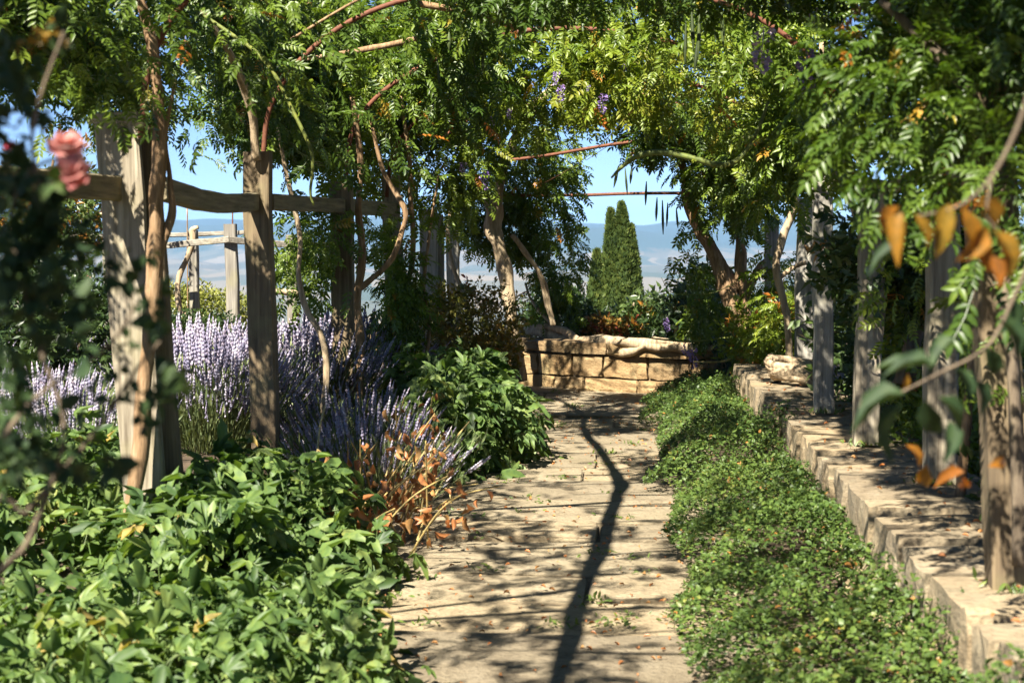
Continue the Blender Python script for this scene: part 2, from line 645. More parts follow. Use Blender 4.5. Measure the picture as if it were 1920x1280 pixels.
def sprig(nl=7, seed=0, wid=.42, hi=False, leaf_len=.42):
    """twig of single leaves, unit length along +Y"""
    r = np.random.default_rng(seed)
    lf = oval_leaf(hi, wid)
    out = []
    for i in range(nl):
        t = .15 + .85 * i / (nl - 1)
        a = r.uniform(0, 6.28)
        d = np.array([math.cos(a) * .8, .55, math.sin(a) * .8])
        out.append(xform(lf, basis(d, (r.normal(), r.normal() * .4 - .2, 1.2))[0], (0, t, -.08 * t * t), leaf_len * r.uniform(.75, 1.15)))
    w = .010
    out.append(dict(V=np.array([[-w, 0, 0], [w, 0, 0], [0, 1, -.08]]), F=np.array([[0, 1, 2]]), M=np.zeros(1, int)))
    return join_t(out)


def lavender_spike(seed=0):
    """stem with a whorled flower spike; unit height along +Y, material 0 stem, 1 flower"""
    r = np.random.default_rng(seed)
    w = .006
    V = [[-w, 0, 0], [w, 0, 0], [0, .9, 0], [0, 0, -w], [0, 0, w]]
    F = [[0, 1, 2], [3, 4, 2]]
    Mi = [0, 0]
    y = .70
    for q in range(8):
        rr = (.015, .019, .020, .020, .019, .017, .013, .008)[q] * r.uniform(.75, 1.3)
        if q == 1:
            y += .03
        o = len(V)
        ph = r.uniform(0, 3)
        V += [[math.cos(ph + j * 2.094) * rr, y + .012, math.sin(ph + j * 2.094) * rr] for j in range(3)]
        V += [[0, y - .026, 0], [0, y + .045, 0]]
        for j in range(3):
            F += [[o + j, o + (j + 1) % 3, o + 4], [o + (j + 1) % 3, o + j, o + 3]]
            Mi += [1, 1]
        y += .033
    return dict(V=np.array(V, float), F=np.array(F), M=np.array(Mi))


def scatter_arrays(tmpls, pick, pos, Rm, s, tint):
    Vs, Fs, Ms, Ts, o = [], [], [], [], 0
    for ti, t in enumerate(tmpls):
        ii = np.nonzero(pick == ti)[0]
        if not len(ii):
            continue
        nv = len(t['V'])
        V = np.einsum('nij,vj->nvi', Rm[ii] * s[ii][:, None, None], t['V']) + pos[ii][:, None, :]
        F = t['F'][None] + (np.arange(len(ii)) * nv)[:, None, None] + o
        Vs.append(V.reshape(-1, 3))
        Fs.append(F.reshape(-1, 3))
        Ms.append(np.tile(t['M'], len(ii)))
        Ts.append(np.repeat(tint[ii], nv))
        o += len(ii) * nv
    return np.concatenate(Vs), np.concatenate(Fs), np.concatenate(Ms), np.concatenate(Ts)


_var = {}


def leaf_variant(key, name, t, mats, tint):
    b = int(round(float(tint) * 12))
    kk = (key, id(t), b, tuple(m.name for m in mats))
    if kk not in _var:
        _var[kk] = mesh_from(name, t['V'], t['F'], mats, t['M'], np.full(len(t['V']), b / 12))
    return _var[kk]


def foliage(parent, tmpls, mats, pos, tdir, nrm, s, tint, singles=0, leaf_name='leaf', mass_name='foliage'):
    """the leaves that show largest become objects of their own, the rest one mesh"""
    n_ = len(pos)
    if n_ == 0:
        return
    pos = np.asarray(pos, float)
    tint = np.clip(tint, 0, 1)
    Rm = basis(tdir, nrm)
    pick = rng.integers(0, len(tmpls), n_)
    one = np.zeros(n_, bool)
    if singles:
        q = to_px(pos)
        inf = (q[:, 0] > -20) & (q[:, 0] < 1940) & (q[:, 1] > -20) & (q[:, 1] < 1300) & (q[:, 2] > .3)
        size = np.where(inf, s * FPX / q[:, 2], -1)
        order = np.argsort(-size)[:singles]
        one[order[size[order] > 9]] = True
    base = np.array(parent.location)
    for i in np.nonzero(one)[0]:
        me = leaf_variant(leaf_name, leaf_name, tmpls[pick[i]], mats, tint[i])
        o = bpy.data.objects.new(leaf_name, me)
        mw = Matrix.Identity(4)
        for a in range(3):
            for b in range(3):
                mw[a][b] = Rm[i, a, b] * s[i]
            mw[a][3] = pos[i, a] - base[a]
        o.matrix_basis = mw
        o.parent = parent
        COL.objects.link(o)
    r = ~one
    if r.any():
        V, F, Mi, T = scatter_arrays(tmpls, pick[r], pos[r], Rm[r], s[r], tint[r])
        part(mass_name, mesh_from(mass_name, V, F, mats, Mi, T), parent, kind='stuff')


def unit(n_):
    d = rng.normal(size=(n_, 3))
    return d / np.linalg.norm(d, axis=1, keepdims=True)


def leaf_dirs(out, down=.5, rnd=.5, up=.7):
    """tip direction and blade normal of leaves whose outward direction is out"""
    n_ = len(out)
    t = out * .8 + rng.normal(0, rnd, (n_, 3)) + np.array([0, 0, -down])
    nn = out * .45 + np.array([0, 0, up]) + rng.normal(0, .42, (n_, 3))
    return t, nn


def ellipsoid_pts(n_, c, r, inner=.35, cut=None, noise=.45, seed=0):
    """points in an uneven shell; returns pos, outward"""
    d = unit(n_)
    c, r = np.asarray(c, float), np.asarray(r, float)
    rr = inner + (1 - inner) * rng.random(n_) ** .5
    lump = 1 + noise * (fbm(d * 1.7 + c, 1.6, seed) - .5) * 2
    p = c + d * r * (rr * lump)[:, None]
    o = d / r
    o /= np.linalg.norm(o, axis=1, keepdims=True)
    return p, o


# ================================================================== SETTING
def grid_mesh(name, X, Y, Z, mat, smooth=True):
    ny, nx = X.shape
    V = np.stack([X, Y, Z], 2).reshape(-1, 3)
    i = np.arange(ny * nx).reshape(ny, nx)
    F = np.stack([i[:-1, :-1], i[:-1, 1:], i[1:, 1:], i[1:, :-1]], 2).reshape(-1, 4)
    return mesh_from(name, V, F, [mat], smooth=smooth)


def sstep(x, a, b):
    t = np.clip((x - a) / (b - a), 0, 1)
    return t * t * (3 - 2 * t)


def ground_z(x, y):
    x, y = np.asarray(x, float), np.asarray(y, float)
    z = .22 * sstep(-x, 1.5, 2.6) * sstep(-x, -99, 0)                # raised flower bed on the left
    z = z + .38 * sstep(x, 1.35, 1.75)                               # earth behind the low wall
    return z - .04


gx, gy = np.meshgrid(np.linspace(-26, 26, 210), np.linspace(-14, 26, 160))
gp = np.stack([gx.ravel(), gy.ravel(), 0 * gx.ravel()], 1)
gz = ground_z(gx, gy) + (.05 * (fbm(gp, 2.2, 3) - .5)).reshape(gx.shape) * (np.abs(gx - .0) > .0)
edge = np.maximum.reduce([np.abs(gx) - 20, gy - 19.5, -gy - 11, 0 * gx])
gz = gz - np.where((gx > -1.3) & (gx < .5), .03, 0) - .55 * np.clip(edge, 0, 9) ** 1.3
tag(part('ground', grid_mesh('ground', gx, gy, gz, M['soil']), None), kind='structure')

# the valley and the far ridge, all the way round
az = np.concatenate([np.linspace(-180, -40, 40)[:-1], np.linspace(-40, 40, 180), np.linspace(40, 180, 40)[1:]])
rr = np.concatenate([np.array([16, 24, 40, 80, 160, 320]), np.geomspace(500, 13000, 90)])
A, Rr = np.meshgrid(R_(1) * az, rr)
HX, HY = Rr * np.sin(A), Rr * np.cos(A)
prof = np.interp(rr, [16, 24, 40, 160, 500, 1500, 3000, 4200, 5600, 7200, 8600, 9300, 10500, 13000],
                 [-3.2, -6.5, -12, -40, -95, -160, -185, -178, -150, -105, -20, 75, 78, 40])
hp = np.stack([HX.ravel(), HY.ravel(), 0 * HX.ravel()], 1)
n1 = (fbm(hp, 1 / 2600, 5, 4) - .5).reshape(HX.shape)
n2 = (fbm(hp, 1 / 700, 9, 4) - .5).reshape(HX.shape)
amp = np.interp(rr, [16, 300, 1500, 4000, 8000, 13000], [0, 8, 40, 120, 240, 210])[:, None]
# the ridge is a little higher to the left of the cypress and falls to the right
tilt = (-np.clip(np.degrees(A), -20, 20) * 2.0) * np.clip((Rr - 7000) / 2300, 0, 1)
HZ = prof[:, None] + n1 * amp * .9 + n2 * amp * .75 + tilt
tag(part('hills', grid_mesh('hills', HX, HY, HZ, M['countryside']), None), kind='structure')

# the hazy air over the valley
hb = block_mesh('haze', (29000, 29000, 560), M['soil'], 0, 0, 0, 0, (0, 0, -60))
hb.materials.clear()
hm = bpy.data.materials.new('valley_haze')
hm.use_nodes = True
hn = hm.node_tree
hn.nodes.remove(hn.nodes['Principled BSDF'])
pv = hn.nodes.new('ShaderNodeVolumePrincipled')
pv.inputs['Color'].default_value = (.30, .56, 1.0, 1)
pv.inputs['Density'].default_value = 0.75e-4
pv.inputs['Anisotropy'].default_value = 0.0
hn.links.new(pv.outputs[0], hn.nodes['Material Output'].inputs['Volume'])
hb.materials.append(hm)
tag(part('haze', hb, None), kind='stuff')

# ------------------------------------------------------------------ path of stone slabs
PL = lambda y: -1.30 + .0 * y
PR = lambda y: .52 + .0 * y
px_, py_ = np.meshgrid(np.linspace(-1.6, .8, 8), np.linspace(-6, 19.5, 30))
path = tag(part('path', grid_mesh('path', px_, py_, 0 * px_ - .028, M['mortar']), None), kind='structure')
y = 1.2
k_ = 0
slab_r = np.random.default_rng(5)
while y < 18.2:
    d = slab_r.uniform(.5, .95)
    skew = slab_r.normal(0, .02)
    cuts = [-1.36] + ([slab_r.uniform(-.75, .05)] if slab_r.random() < .5 else []) + [.60]
    for a, b in zip(cuts[:-1], cuts[1:]):
        me = block_mesh('paving_slab', (b - a - .018, d - .028, .07), M['paving'], 3, .008, .0035, k_, ((a + b) / 2, y + d / 2, -.032 + slab_r.normal(0, .008)), skew)
        o = part('paving_slab', me, None)
        o.parent = path
        k_ += 1
    y += d

# ------------------------------------------------------------------ low wall along the path (right)
wall = thing('stone_wall', 'long low stone wall with worn flat coping along the right of the path', 'wall', (1.3, 9, 0))
WX = 1.05
sr = np.random.default_rng(21)
core = block_mesh('wall_core', (.46, 15.6, .40), M['mortar'], 0, 0, 0, 0, (WX + .05 + .25, 6.55, .165))
part('mortar_core', core, wall)
y, k_ = -1.2, 100
while y < 14.1:
    d = sr.choice([sr.uniform(.14, .26), sr.uniform(.26, .5)])
    pro = sr.uniform(-.022, .022)
    hgt_ = .20 + sr.uniform(-.012, .012)
    dep = .66 + sr.uniform(-.04, .04)
    d = min(d, 14.35 - y)
    me = block_mesh('coping_stone', (dep, d - .024, hgt_), M['coping_stone'], 2, .007, .005, k_, (WX + pro + dep / 2, y + d / 2, .5 - hgt_ / 2 + sr.normal(0, .008)), sr.normal(0, .012))
    part('coping_stone', me, wall)
    y += d
    k_ += 1
for (z0, z1) in ((.0, .10), (.105, .19), (.195, .285)):
    y = -1.2
    while y < 14.2:
        d = sr.uniform(.14, .34)
        d = min(d, 14.32 - y)
        if d > .06:
            me = block_mesh('stone', (.14, d - .02, z1 - z0 + sr.uniform(-.012, .008)), M['rubble_stone'], 1, .022, .012, k_, (WX + .075 + sr.uniform(-.035, .03), y + d / 2, (z0 + z1) / 2), sr.normal(0, .08))
            part('stone', me, wall)
        y += d
        k_ += 1

# ------------------------------------------------------------------ wall across the end of the path
W0, W1 = np.array([-3.3, 18.55]), np.array([1.02, 16.1])
wd = (W1 - W0) / np.linalg.norm(W1 - W0)
wlen = np.linalg.norm(W1 - W0)
wrot = math.atan2(wd[1], wd[0])
wn_ = np.array([-wd[1], wd[0]])                 # away from the camera
back = thing('stone_wall', 'warm golden stone wall closing the far end of the path under a lying vine', 'wall', (*((W0 + W1) / 2), 0))
mid = (W0 + W1) / 2 + wn_ * .26
part('mortar_core', block_mesh('mortar_core', (wlen - .05, .36, .46), M['mortar'], 0, 0, 0, 0, (mid[0], mid[1], .22), wrot), back)
for (z0, z1, lo, hi, dep, pro) in ((-.03, .125, .3, .65, .30, .0), (.132, .365, .28, .55, .30, .012), (.372, .505, .6, 1.3, .54, -.03)):
    t = 0
    while t < wlen - .02:
        d = min(sr.uniform(lo, hi), wlen - t)
        if wlen - t - d < .2:
            d = wlen - t
        c = W0 + wd * (t + d / 2) + wn_ * (dep / 2 + pro + sr.uniform(-.012, .012))
        nm = 'coping_stone' if z0 > .3 else 'stone'
        me = block_mesh(nm, (d - .014, dep, z1 - z0 - .004), M['wall_stone'], 3 if z0 < .3 else 2, .009, .006, k_, (c[0], c[1], (z0 + z1) / 2), wrot + sr.normal(0, .006))
        part(nm, me, back)
        t += d
        k_ += 1

# ------------------------------------------------------------------ pergola timbers
TG = 'timber posts of the pergola'
LP = [  # (pixel top, pixel bottom, depth, width m, thickness, material, label)
    ((217, 212), (285, 1135), 7.0, .19, .10, 'timber', 'thick split timber post at the left front with an orange vine stem against it'),
    ((484, 285), (501, 862), 9.4, .155, .12, 'timber_dark', 'dark brown timber post rising from the big lobed leaves at the lavender'),
    ((640, 340), (649, 850), 11.6, .16, .12, 'timber_dark', 'brown timber post with a forked vine stem climbing its right side'),
    ((733, 330), (748, 800), 13.6, .15, .10, 'timber', 'leaf covered timber post between the forked vine and the pale grey post'),
    ((803, 392), (808, 700), 15.5, .17, .13, 'timber_grey', 'pale grey split timber post in full sun above the mid leafy bush'),
    ((848, 430), (856, 690), 16.6, .13, .12, 'timber_grey', 'narrow grey timber post just right of the pale split post'),
]
left_posts = []
for i, (a, b, D, w, t, m, lab) in enumerate(LP):
    p1, p0 = P(*a, D), P(*b, D)
    p0[2] = min(p0[2], .0)
    p = thing('timber_post', lab, 'post', p0, TG)
    if i in (0, 4):
        off = np.array([w * .42, .13, -.05])
        part('board', board_mesh('board', p0, p1, w, t * .55, M[m], seed=i, wob=.006), p)
        part('board', board_mesh('board', p0 + off, p1 + off, w * .7, t * .6, M['timber_dark' if i == 0 else m], seed=i + 9, wob=.006), p)
    else:
        part('board', board_mesh('board', p0, p1, w, t, M[m], seed=i, wob=.005), p)
    left_posts.append((p0, p1))
RP = [
    ((1855, 150), (1893, 1078), 5.1, .125, .12, 'timber_dark', 'nearest right timber post standing on the coping in dappled shade'),
    ((1772, 250), (1762, 905), 7.25, .135, .12, 'timber', 'sunlit timber post behind orange autumn leaves on the right wall'),
    ((1640, 340), (1622, 832), 8.6, .13, .12, 'timber', 'leaning grey green post behind the large dark blurred leaves'),
    ((1543, 325), (1545, 775), 10.15, .118, .11, 'timber_grey', 'slim square grey post on the coping with moss round its foot'),
    ((1512, 372), (1506, 690), 13.4, .145, .12, 'timber_grey', 'pale brown post just behind the slim grey post near the coiled vine'),
    ((1447, 405), (1449, 655), 15.0, .125, .11, 'timber_grey', 'farthest right grey post wrapped in yellow green leaves'),
]
right_posts = []
for i, (a, b, D, w, t, m, lab) in enumerate(RP):
    p1, p0 = P(*a, D), P(*b, D)
    p0[2] = .50 if i < 5 else .3
    p = thing('timber_post', lab, 'post', p0, TG)
    part('board', board_mesh('board', p0, p1, w, t, M[m], seed=40 + i, wob=.005), p)
    right_posts.append((p0, p1))
RG = 'rails joining the pergola posts'


def rail(a, b, w, t, mat, lab, bow=(0, 0, 0), seed=0):
    a, b = np.asarray(a), np.asarray(b)
    o = part('timber_rail', board_mesh('timber_rail', a, b, t, w, M[mat], up=(0, 0, 1), bow=bow, seed=seed, seg=12, wob=.0012), None)
    tag(o, lab, 'rail', RG)


rail(P(-60, 335, 5.6), P(214, 352, 6.93) + [0, .11, 0], .11, .05, 'timber_rail', 'shaded rail left of the thick split post behind the pink rose', seed=3)
rail(P(300, 352, 7.12), P(478, 378, 9.36), .105, .06, 'timber_rail', 'sagging rail between the thick split post and the dark brown post', bow=(0, 0, -.035), seed=4)
rail(P(505, 379, 9.45), P(640, 386, 11.5), .10, .06, 'timber_rail', 'straight rail from the dark brown post to the forked vine post', seed=5)
rail(P(655, 388, 11.65), P(737, 392, 13.5), .115, .06, 'timber_rail', 'short rail behind leaves at the forked vine post', seed=6)
for j, (a, b, lab) in enumerate(((0, 1, 'rail nearest the camera under the dark leaves at the top of the right posts'), (1, 2, 'rail above the orange autumn leaves on the right'), (2, 3, 'rail end jutting from the top of the slim grey post'))):
    a_, b_ = right_posts[a][1], right_posts[b][1]
    za, zb = min(a_[2], 2.0) - .04, min(b_[2], 2.0) - .04
    rail((a_[0] + .085, a_[1], za), (b_[0] + .085, b_[1], zb), .075, .05, 'timber_rail', lab, seed=20 + j)

# rusty hoops over the path
HG = 'rusty steel hoops over the path'


def hoop(D, xl, xr, z0, z1, r, lab, n_=17, a0=0.0, a1=math.pi):
    cx, rx = (xl + xr) / 2, (xr - xl) / 2
    th = np.linspace(a1, a0, n_)
    pts = np.stack([cx + rx * np.cos(th), D + 0 * th, z0 + (z1 - z0) * np.sin(th) ** .8], 1)
    pts[:, 2] += .02 * np.sin(th * 5 + D)
    pts[:, 1] += .03 * np.sin(th * 3 + D)
    o = part('steel_hoop', tubes_mesh('steel_hoop', [(pts, np.full(n_, r))], M['rust'], 6), None)
    tag(o, lab, 'hoop', HG)


hoop(2.0, -2.1, 1.35, 2.05, 3.10, .017, 'hoop above the camera end of the pergola, hidden in leaves')
hoop(4.4, -2.1, 1.35, 2.05, 3.10, .020, 'second hoop of the pergola above the big lobed leaves')
hoop(7.0, -2.08, 1.35, 2.05, 3.10, .017, 'hoop rising from the thick split post')
hoop(9.4, -2.07, 1.35, 2.05, 3.08, .017, 'hoop rising from the dark brown post')
hoop(11.6, -1.95, 1.45, 2.0, 3.08, .019, 'rusty hoop seen curving through sunlit leaves at the top centre')
hoop(13.4, -1.9, 1.5, 1.95, 2.98, .017, 'thin rusty hoop below the topmost visible hoop')
hoop(15.0, -1.85, 1.5, 1.95, 2.9, .012, 'hoop buried in the dark leaves before the far end')
o = part('steel_rod', tubes_mesh('steel_rod', [([P(960, 300, 15.0), P(1035, 290, 15.05), P(1135, 273, 15.1), P(1215, 262, 15.1)], [.016] * 4)], M['rust'], 6), None)
tag(o, 'short rusty rod sloping up out of the left leaves above the cypress', 'rod')
o = part('steel_rod', tubes_mesh('steel_rod', [([P(880, 366, 17.0), P(1075, 366, 17.0), P(1180, 363, 17.0), P(1285, 362, 17.0), P(1390, 362, 17)], [.018] * 5)], M['rust'], 6), None)
tag(o, 'straight rusty rod crossing the sky just above the cypress', 'rod')
# bits of thin wire hanging in the opening
o = part('support_wire', tubes_mesh('support_wire', [([(-.75, 16.2, 2.12), (-.2, 13.6, 2.3), (.35, 11.6, 2.75)], [.0025] * 3), ([P(1100, 300, 15), P(1160, 262, 14), P(1260, 210, 13)], [.0025] * 3)], M['rust'], 4), None)
tag(o, 'thin support wire slanting across the sky opening', 'wire')

# ------------------------------------------------------------------ vines: trunks
W_HI = [compound_leaf(5, True, .6, 1), compound_leaf(6, True, .9, 2), compound_leaf(5, True, .3, 3)]
W_LO = [compound_leaf(5, False, .6, 4), compound_leaf(5, False, 1.0, 5), compound_leaf(4, False, .3, 6)]
vines = {}
VG = 'wisteria vines climbing the pergola'


def vine(key, base, label, trunk=None, mat='bark', lump=.22):
    t = thing('wisteria_vine', label, 'vine', base, VG)
    if trunk:
        part('trunk', tubes_mesh('trunk', trunk, M[mat], 9, lump, .25), t)
    vines[key] = t
    return t


def pp(lst, D):
    return [P(x, y, D if np.isscalar(D) else D[i]) for i, (x, y) in enumerate(lst)]


def g0(p, z=-.03):
    p = np.array(p)
    p[2] = z
    return p


D = 6.85
vine('L1', g0(P(250, 1130, D)), 'wisteria with a smooth orange stem against the thick split post at the left', [
    ([g0(P(240, 1120, D))] + pp([(238, 1000), (262, 860), (270, 720), (285, 600), (290, 480), (294, 380), (298, 300), (296, 180), (280, 60), (240, -60)], D), [.034, .034, .036, .036, .034, .036, .033, .030, .026, .022, .018]),
    (pp([(288, 520), (302, 460), (322, 400), (318, 330), (310, 250), (330, 150)], [6.85, 6.86, 6.9, 6.9, 6.9, 6.9]), [.03, .024, .016, .012, .010, .007])], 'bark', .16)
D = 9.3
vine('L2', g0(P(520, 880, D)), 'wisteria whose thin bare stem stands between the dark brown post and the forked vine', [
    ([g0(P(598, 880, 10.4))] + pp([(600, 800), (612, 720), (606, 640), (575, 580), (560, 520), (562, 440), (540, 340), (520, 240)], 10.4), [.02, .02, .021, .022, .02, .018, .016, .014, .01]),
    (pp([(480, 300), (470, 200), (430, 100), (380, 20)], [9.3, 9.2, 9.0, 8.8]), [.028, .026, .022, .016])], 'bark_pale', .18)
D = 11.45
vine('L3', g0(P(672, 850, D)), 'wisteria with a stem forked in a wide curve right of the brown post', [
    ([g0(P(678, 850, D))] + pp([(674, 760), (676, 660), (670, 560), (680, 480), (672, 400), (676, 300), (660, 180)], D), [.03, .03, .03, .031, .028, .025, .022, .016]),
    (pp([(676, 540), (700, 520), (735, 485), (755, 430), (760, 395), (735, 350), (715, 310), (690, 200)], D), [.024, .022, .021, .02, .02, .018, .016, .01])], 'bark', .14)
D = 13.4
vine('L4', g0(P(782, 780, D)), 'wisteria with twisted thin stems in front of the leaf covered post', [
    ([g0(P(792, 790, D))] + pp([(785, 720), (770, 650), (762, 560), (775, 470), (770, 380), (768, 300), (750, 180)], D), [.022, .022, .024, .024, .022, .022, .02, .014]),
    (pp([(785, 720), (800, 660), (805, 600), (795, 540), (805, 440), (822, 330)], D), [.014, .016, .016, .014, .012, .008])], 'bark', .2)
D = 16.6
vine('L5', g0(P(955, 690, D)), 'old wisteria with a thick leaning pale trunk at the left end of the far wall', [
    ([g0(P(975, 700, D), .1)] + pp([(962, 620), (952, 540), (938, 470), (925, 430), (930, 380), (950, 300), (1000, 200), (1080, 130)], D), [.075, .07, .072, .075, .085, .07, .05, .04, .025]),
    (pp([(930, 420), (900, 350), (860, 260)], D), [.05, .035, .02]),
    (pp([(1038, 610), (1030, 580), (1015, 520), (990, 480), (960, 440)], [16.9, 16.9, 16.8, 16.7, 16.6]), [.035, .033, .03, .028, .025]),
    (pp([(885, 640), (872, 560), (850, 500), (840, 430), (860, 330)], [16, 16, 16, 16, 16]), [.025, .025, .022, .02, .012])], 'bark_pale', .2)
D = 15.3
vine('R5', g0(P(1405, 690, D)), 'old wisteria with a thick forked trunk leaning over the right end of the far wall', [
    ([g0(P(1412, 700, D), .2)] + pp([(1392, 620), (1368, 550), (1345, 490), (1318, 440), (1290, 380), (1280, 310), (1240, 200), (1190, 110)], D), [.085, .082, .085, .08, .062, .05, .042, .03, .02]),
    (pp([(1405, 640), (1396, 560), (1388, 480), (1390, 400), (1400, 300)], D), [.06, .058, .05, .045, .03]),
    (pp([(1395, 560), (1420, 510), (1445, 480), (1470, 430)], D), [.045, .04, .03, .02])], 'bark', .22)
D = 13.2
vine('R4', g0(P(1470, 690, D), .45), 'wisteria with a twisting stem between the two pale right hand posts', [
    (pp([(1480, 700), (1478, 620), (1468, 560), (1455, 500), (1470, 440), (1490, 380), (1490, 280), (1440, 160)], D), [.03, .03, .028, .03, .03, .028, .022, .014]),
    (pp([(1462, 520), (1490, 500), (1512, 492)], D), [.02, .018, .016])], 'bark_pale', .25)
D = 9.6
vine('R3', g0(P(1600, 790, D), .45), 'wisteria with a stem arching behind the rail end of the slim grey post', [
    (pp([(1640, 800), (1636, 640), (1625, 500), (1605, 400), (1575, 340), (1555, 280), (1545, 190), (1540, 80)], D), [.022, .022, .024, .025, .026, .022, .018, .012])], 'bark_pale', .2)
D = 6.9
vine('R2', g0(P(1800, 930, D), .45), 'wisteria among dark leaves and autumn leaves behind the right wall', [
    (pp([(1800, 930), (1815, 760), (1825, 600), (1815, 400), (1790, 200), (1740, 60)], D), [.02, .022, .022, .022, .02, .014])], 'bark', .2)
D = 5.0
vine('R1', g0(P(1910, 1080, D), .45), 'dark wisteria hanging over the nearest right post', [
    (pp([(1915, 1060), (1905, 800), (1890, 560), (1880, 330), (1800, 150), (1650, 0)], D), [.022, .022, .022, .02, .018, .012])], 'bark_dark', .2)

# the twisted trunk lying on the far wall
lv = thing('fallen_vine_trunk', 'thick twisted vine trunk lying along the top of the far stone wall', 'vine trunk', P(1160, 645, 16.5))
DD = lambda x: 18.0 - (x - 968) * .0054 - .30 * math.exp(-((x - 1170) / 100) ** 2)
lay = lambda l: [P(x, y, DD(x)) for x, y in l]
part('stem', tubes_mesh('stem', [(lay([(968, 628), (1000, 621), (1040, 632), (1080, 641), (1140, 640), (1190, 643), (1250, 650), (1300, 652), (1345, 651)]), [.05, .06, .055, .06, .06, .058, .055, .05, .035])], M['bark_pale'], 10, .22, .35), lv)
part('stem', tubes_mesh('stem', [(lay([(985, 619), (1020, 613), (1060, 622), (1085, 640), (1120, 654), (1160, 661), (1195, 655), (1225, 642), (1250, 641), (1290, 655)]), [.035, .042, .045, .045, .05, .05, .045, .05, .04, .02])], M['bark_pale'], 10, .22, .35), lv)
part('stem', tubes_mesh('stem', [(lay([(1040, 612), (1020, 592), (995, 560), (985, 530)]), [.022, .02, .016, .012])], M['bark_pale'], 8, .2, .3), lv)
# coil of old vine on the right-hand coping
cv = thing('coiled_vine', 'bundle of coiled old vine resting on the right wall beside the slim grey post', 'vine trunk', P(1490, 715, 12.0))
cpos = P(1490, 712, 12.2)
cpos[2] = .50
for q in range(6):
    ph = np.linspace(0, 2 * np.pi, 14)
    rx, ry = .17 + .012 * q, .30 - .02 * q
    zz = .045 + .022 * q
    pts = np.stack([cpos[0] + .03 + rx * np.cos(ph + q), cpos[1] + ry * np.sin(ph + q), cpos[2] + zz + .02 * np.sin(2 * ph + q * 1.3)], 1)
    part('strand', tubes_mesh('strand', [(pts, np.full(14, .032))], M['bark_pale'], 7, .2, .3), cv)

# ------------------------------------------------------------------ wisteria canopy
side_of = lambda p: np.where(p[:, 0] < -.25, 0, 1)
canopy_pos, canopy_out, canopy_s, canopy_tint = [], [], [], []


def add_leaves(p, o, s=(.16, .25), tint=(.35, .22)):
    n_ = len(p)
    canopy_pos.append(p)
    canopy_out.append(o)
    canopy_s.append(rng.uniform(s[0], s[1], n_))
    # clumps differ in colour: one value per clump-size noise cell plus leaf to leaf scatter
    tn = tint[0] + (vnoise(p, 1.1, 77) - .5) * .5 + rng.normal(0, tint[1] * .6, n_)
    tn = np.where(rng.random(n_) < .022, rng.uniform(.93, 1, n_), np.clip(tn, 0, .92))
    canopy_tint.append(tn)


# the vaulted roof: dense over the right posts and round the front of the far arch, open over the path
def roof(n_, y0, y1, zap=3.12, th=.32, seed=0):
    y = rng.uniform(y0, y1, n_)
    a = rng.uniform(.0, math.pi, n_)
    cx, rx = -.34, 1.78
    rad = 1 + rng.normal(0, .09, n_)
    x = cx + rx * np.cos(a) * rad
    z = 2.0 + (zap - 2.0) * np.sin(a) ** .8 * rad + rng.normal(0, th * .4, n_)
    p = np.stack([x, y, z], 1)
    f = fbm(p * [1, .8, 1], 1.1, 31 + seed, 3)
    rank = np.argsort(np.argsort(f)) / n_
    cover = np.where(x > .6, np.where(y < 5, .75, .5), np.where(x > -1.2, np.where(y < 3.0, .34, .22), np.where(y > 5.5, .5, np.where(y < 1.6, .8, .10))))
    cover = np.where(y > 9.3, np.where(y < 10.6, .25, np.where(y < 12.4, .75, .16)), cover)
    cover = np.where((y > 9.3) & (np.abs(x + .3) > 1.35), .5, cover)
    keep = rank > 1 - cover
    o = np.stack([np.cos(a) * .5, 0 * a - .35, np.sin(a) * .4 + .1], 1)
    return p[keep], o[keep]


p, o = roof(9500, -4.0, 9.3, 3.2)
p[:, 2] = np.maximum(p[:, 2], np.where(np.abs(p[:, 0]) < 1.0, 1.6 + .19 * np.clip(p[:, 1], 3, 99) + .25, 0))
add_leaves(p, o)
p, o = roof(9500, 9.4, 16.6, 3.1, .30, 3)
add_leaves(p, o, tint=(.62, .22))
# hanging curtain over the left posts
n_ = 6600
y = 5.6 + 9.9 * rng.random(n_) ** 1.7
z = 2.02 + np.where(y < 10, 1.4, 1.0) * rng.random(n_) ** .9
x = -2.15 + rng.normal(0, .26, n_) + .025 * np.clip(y - 9, 0, 9)
p = np.stack([x, y, z], 1)
keep = (fbm(p, 1.3, 5) > .44) & (z > 2.08 + .5 * (fbm(p * [0, 1, 0], 1.4, 8) - .45))
p = p[keep]
add_leaves(p, np.stack([rng.normal(.5, .4, len(p)), rng.normal(-.5, .4, len(p)), 0 * p[:, 0] + .25], 1), tint=(.34, .2))
# curtain over the right posts, its unseen near end added for shade
n_ = 9500
y = rng.uniform(-2.0, 8.4, n_)
z = 2.05 + 1.4 * rng.random(n_)
x = 1.5 + rng.normal(0, .25, n_)
p = np.stack([x, y, z], 1)
keep = (fbm(p, 1.3, 15) > .36)
p = p[keep]
add_leaves(p, np.stack([rng.normal(-.5, .4, len(p)), rng.normal(-.5, .4, len(p)), 0 * p[:, 0] + .1], 1), tint=(.0, .10))  # tint lowered to paint shade into the right leaves
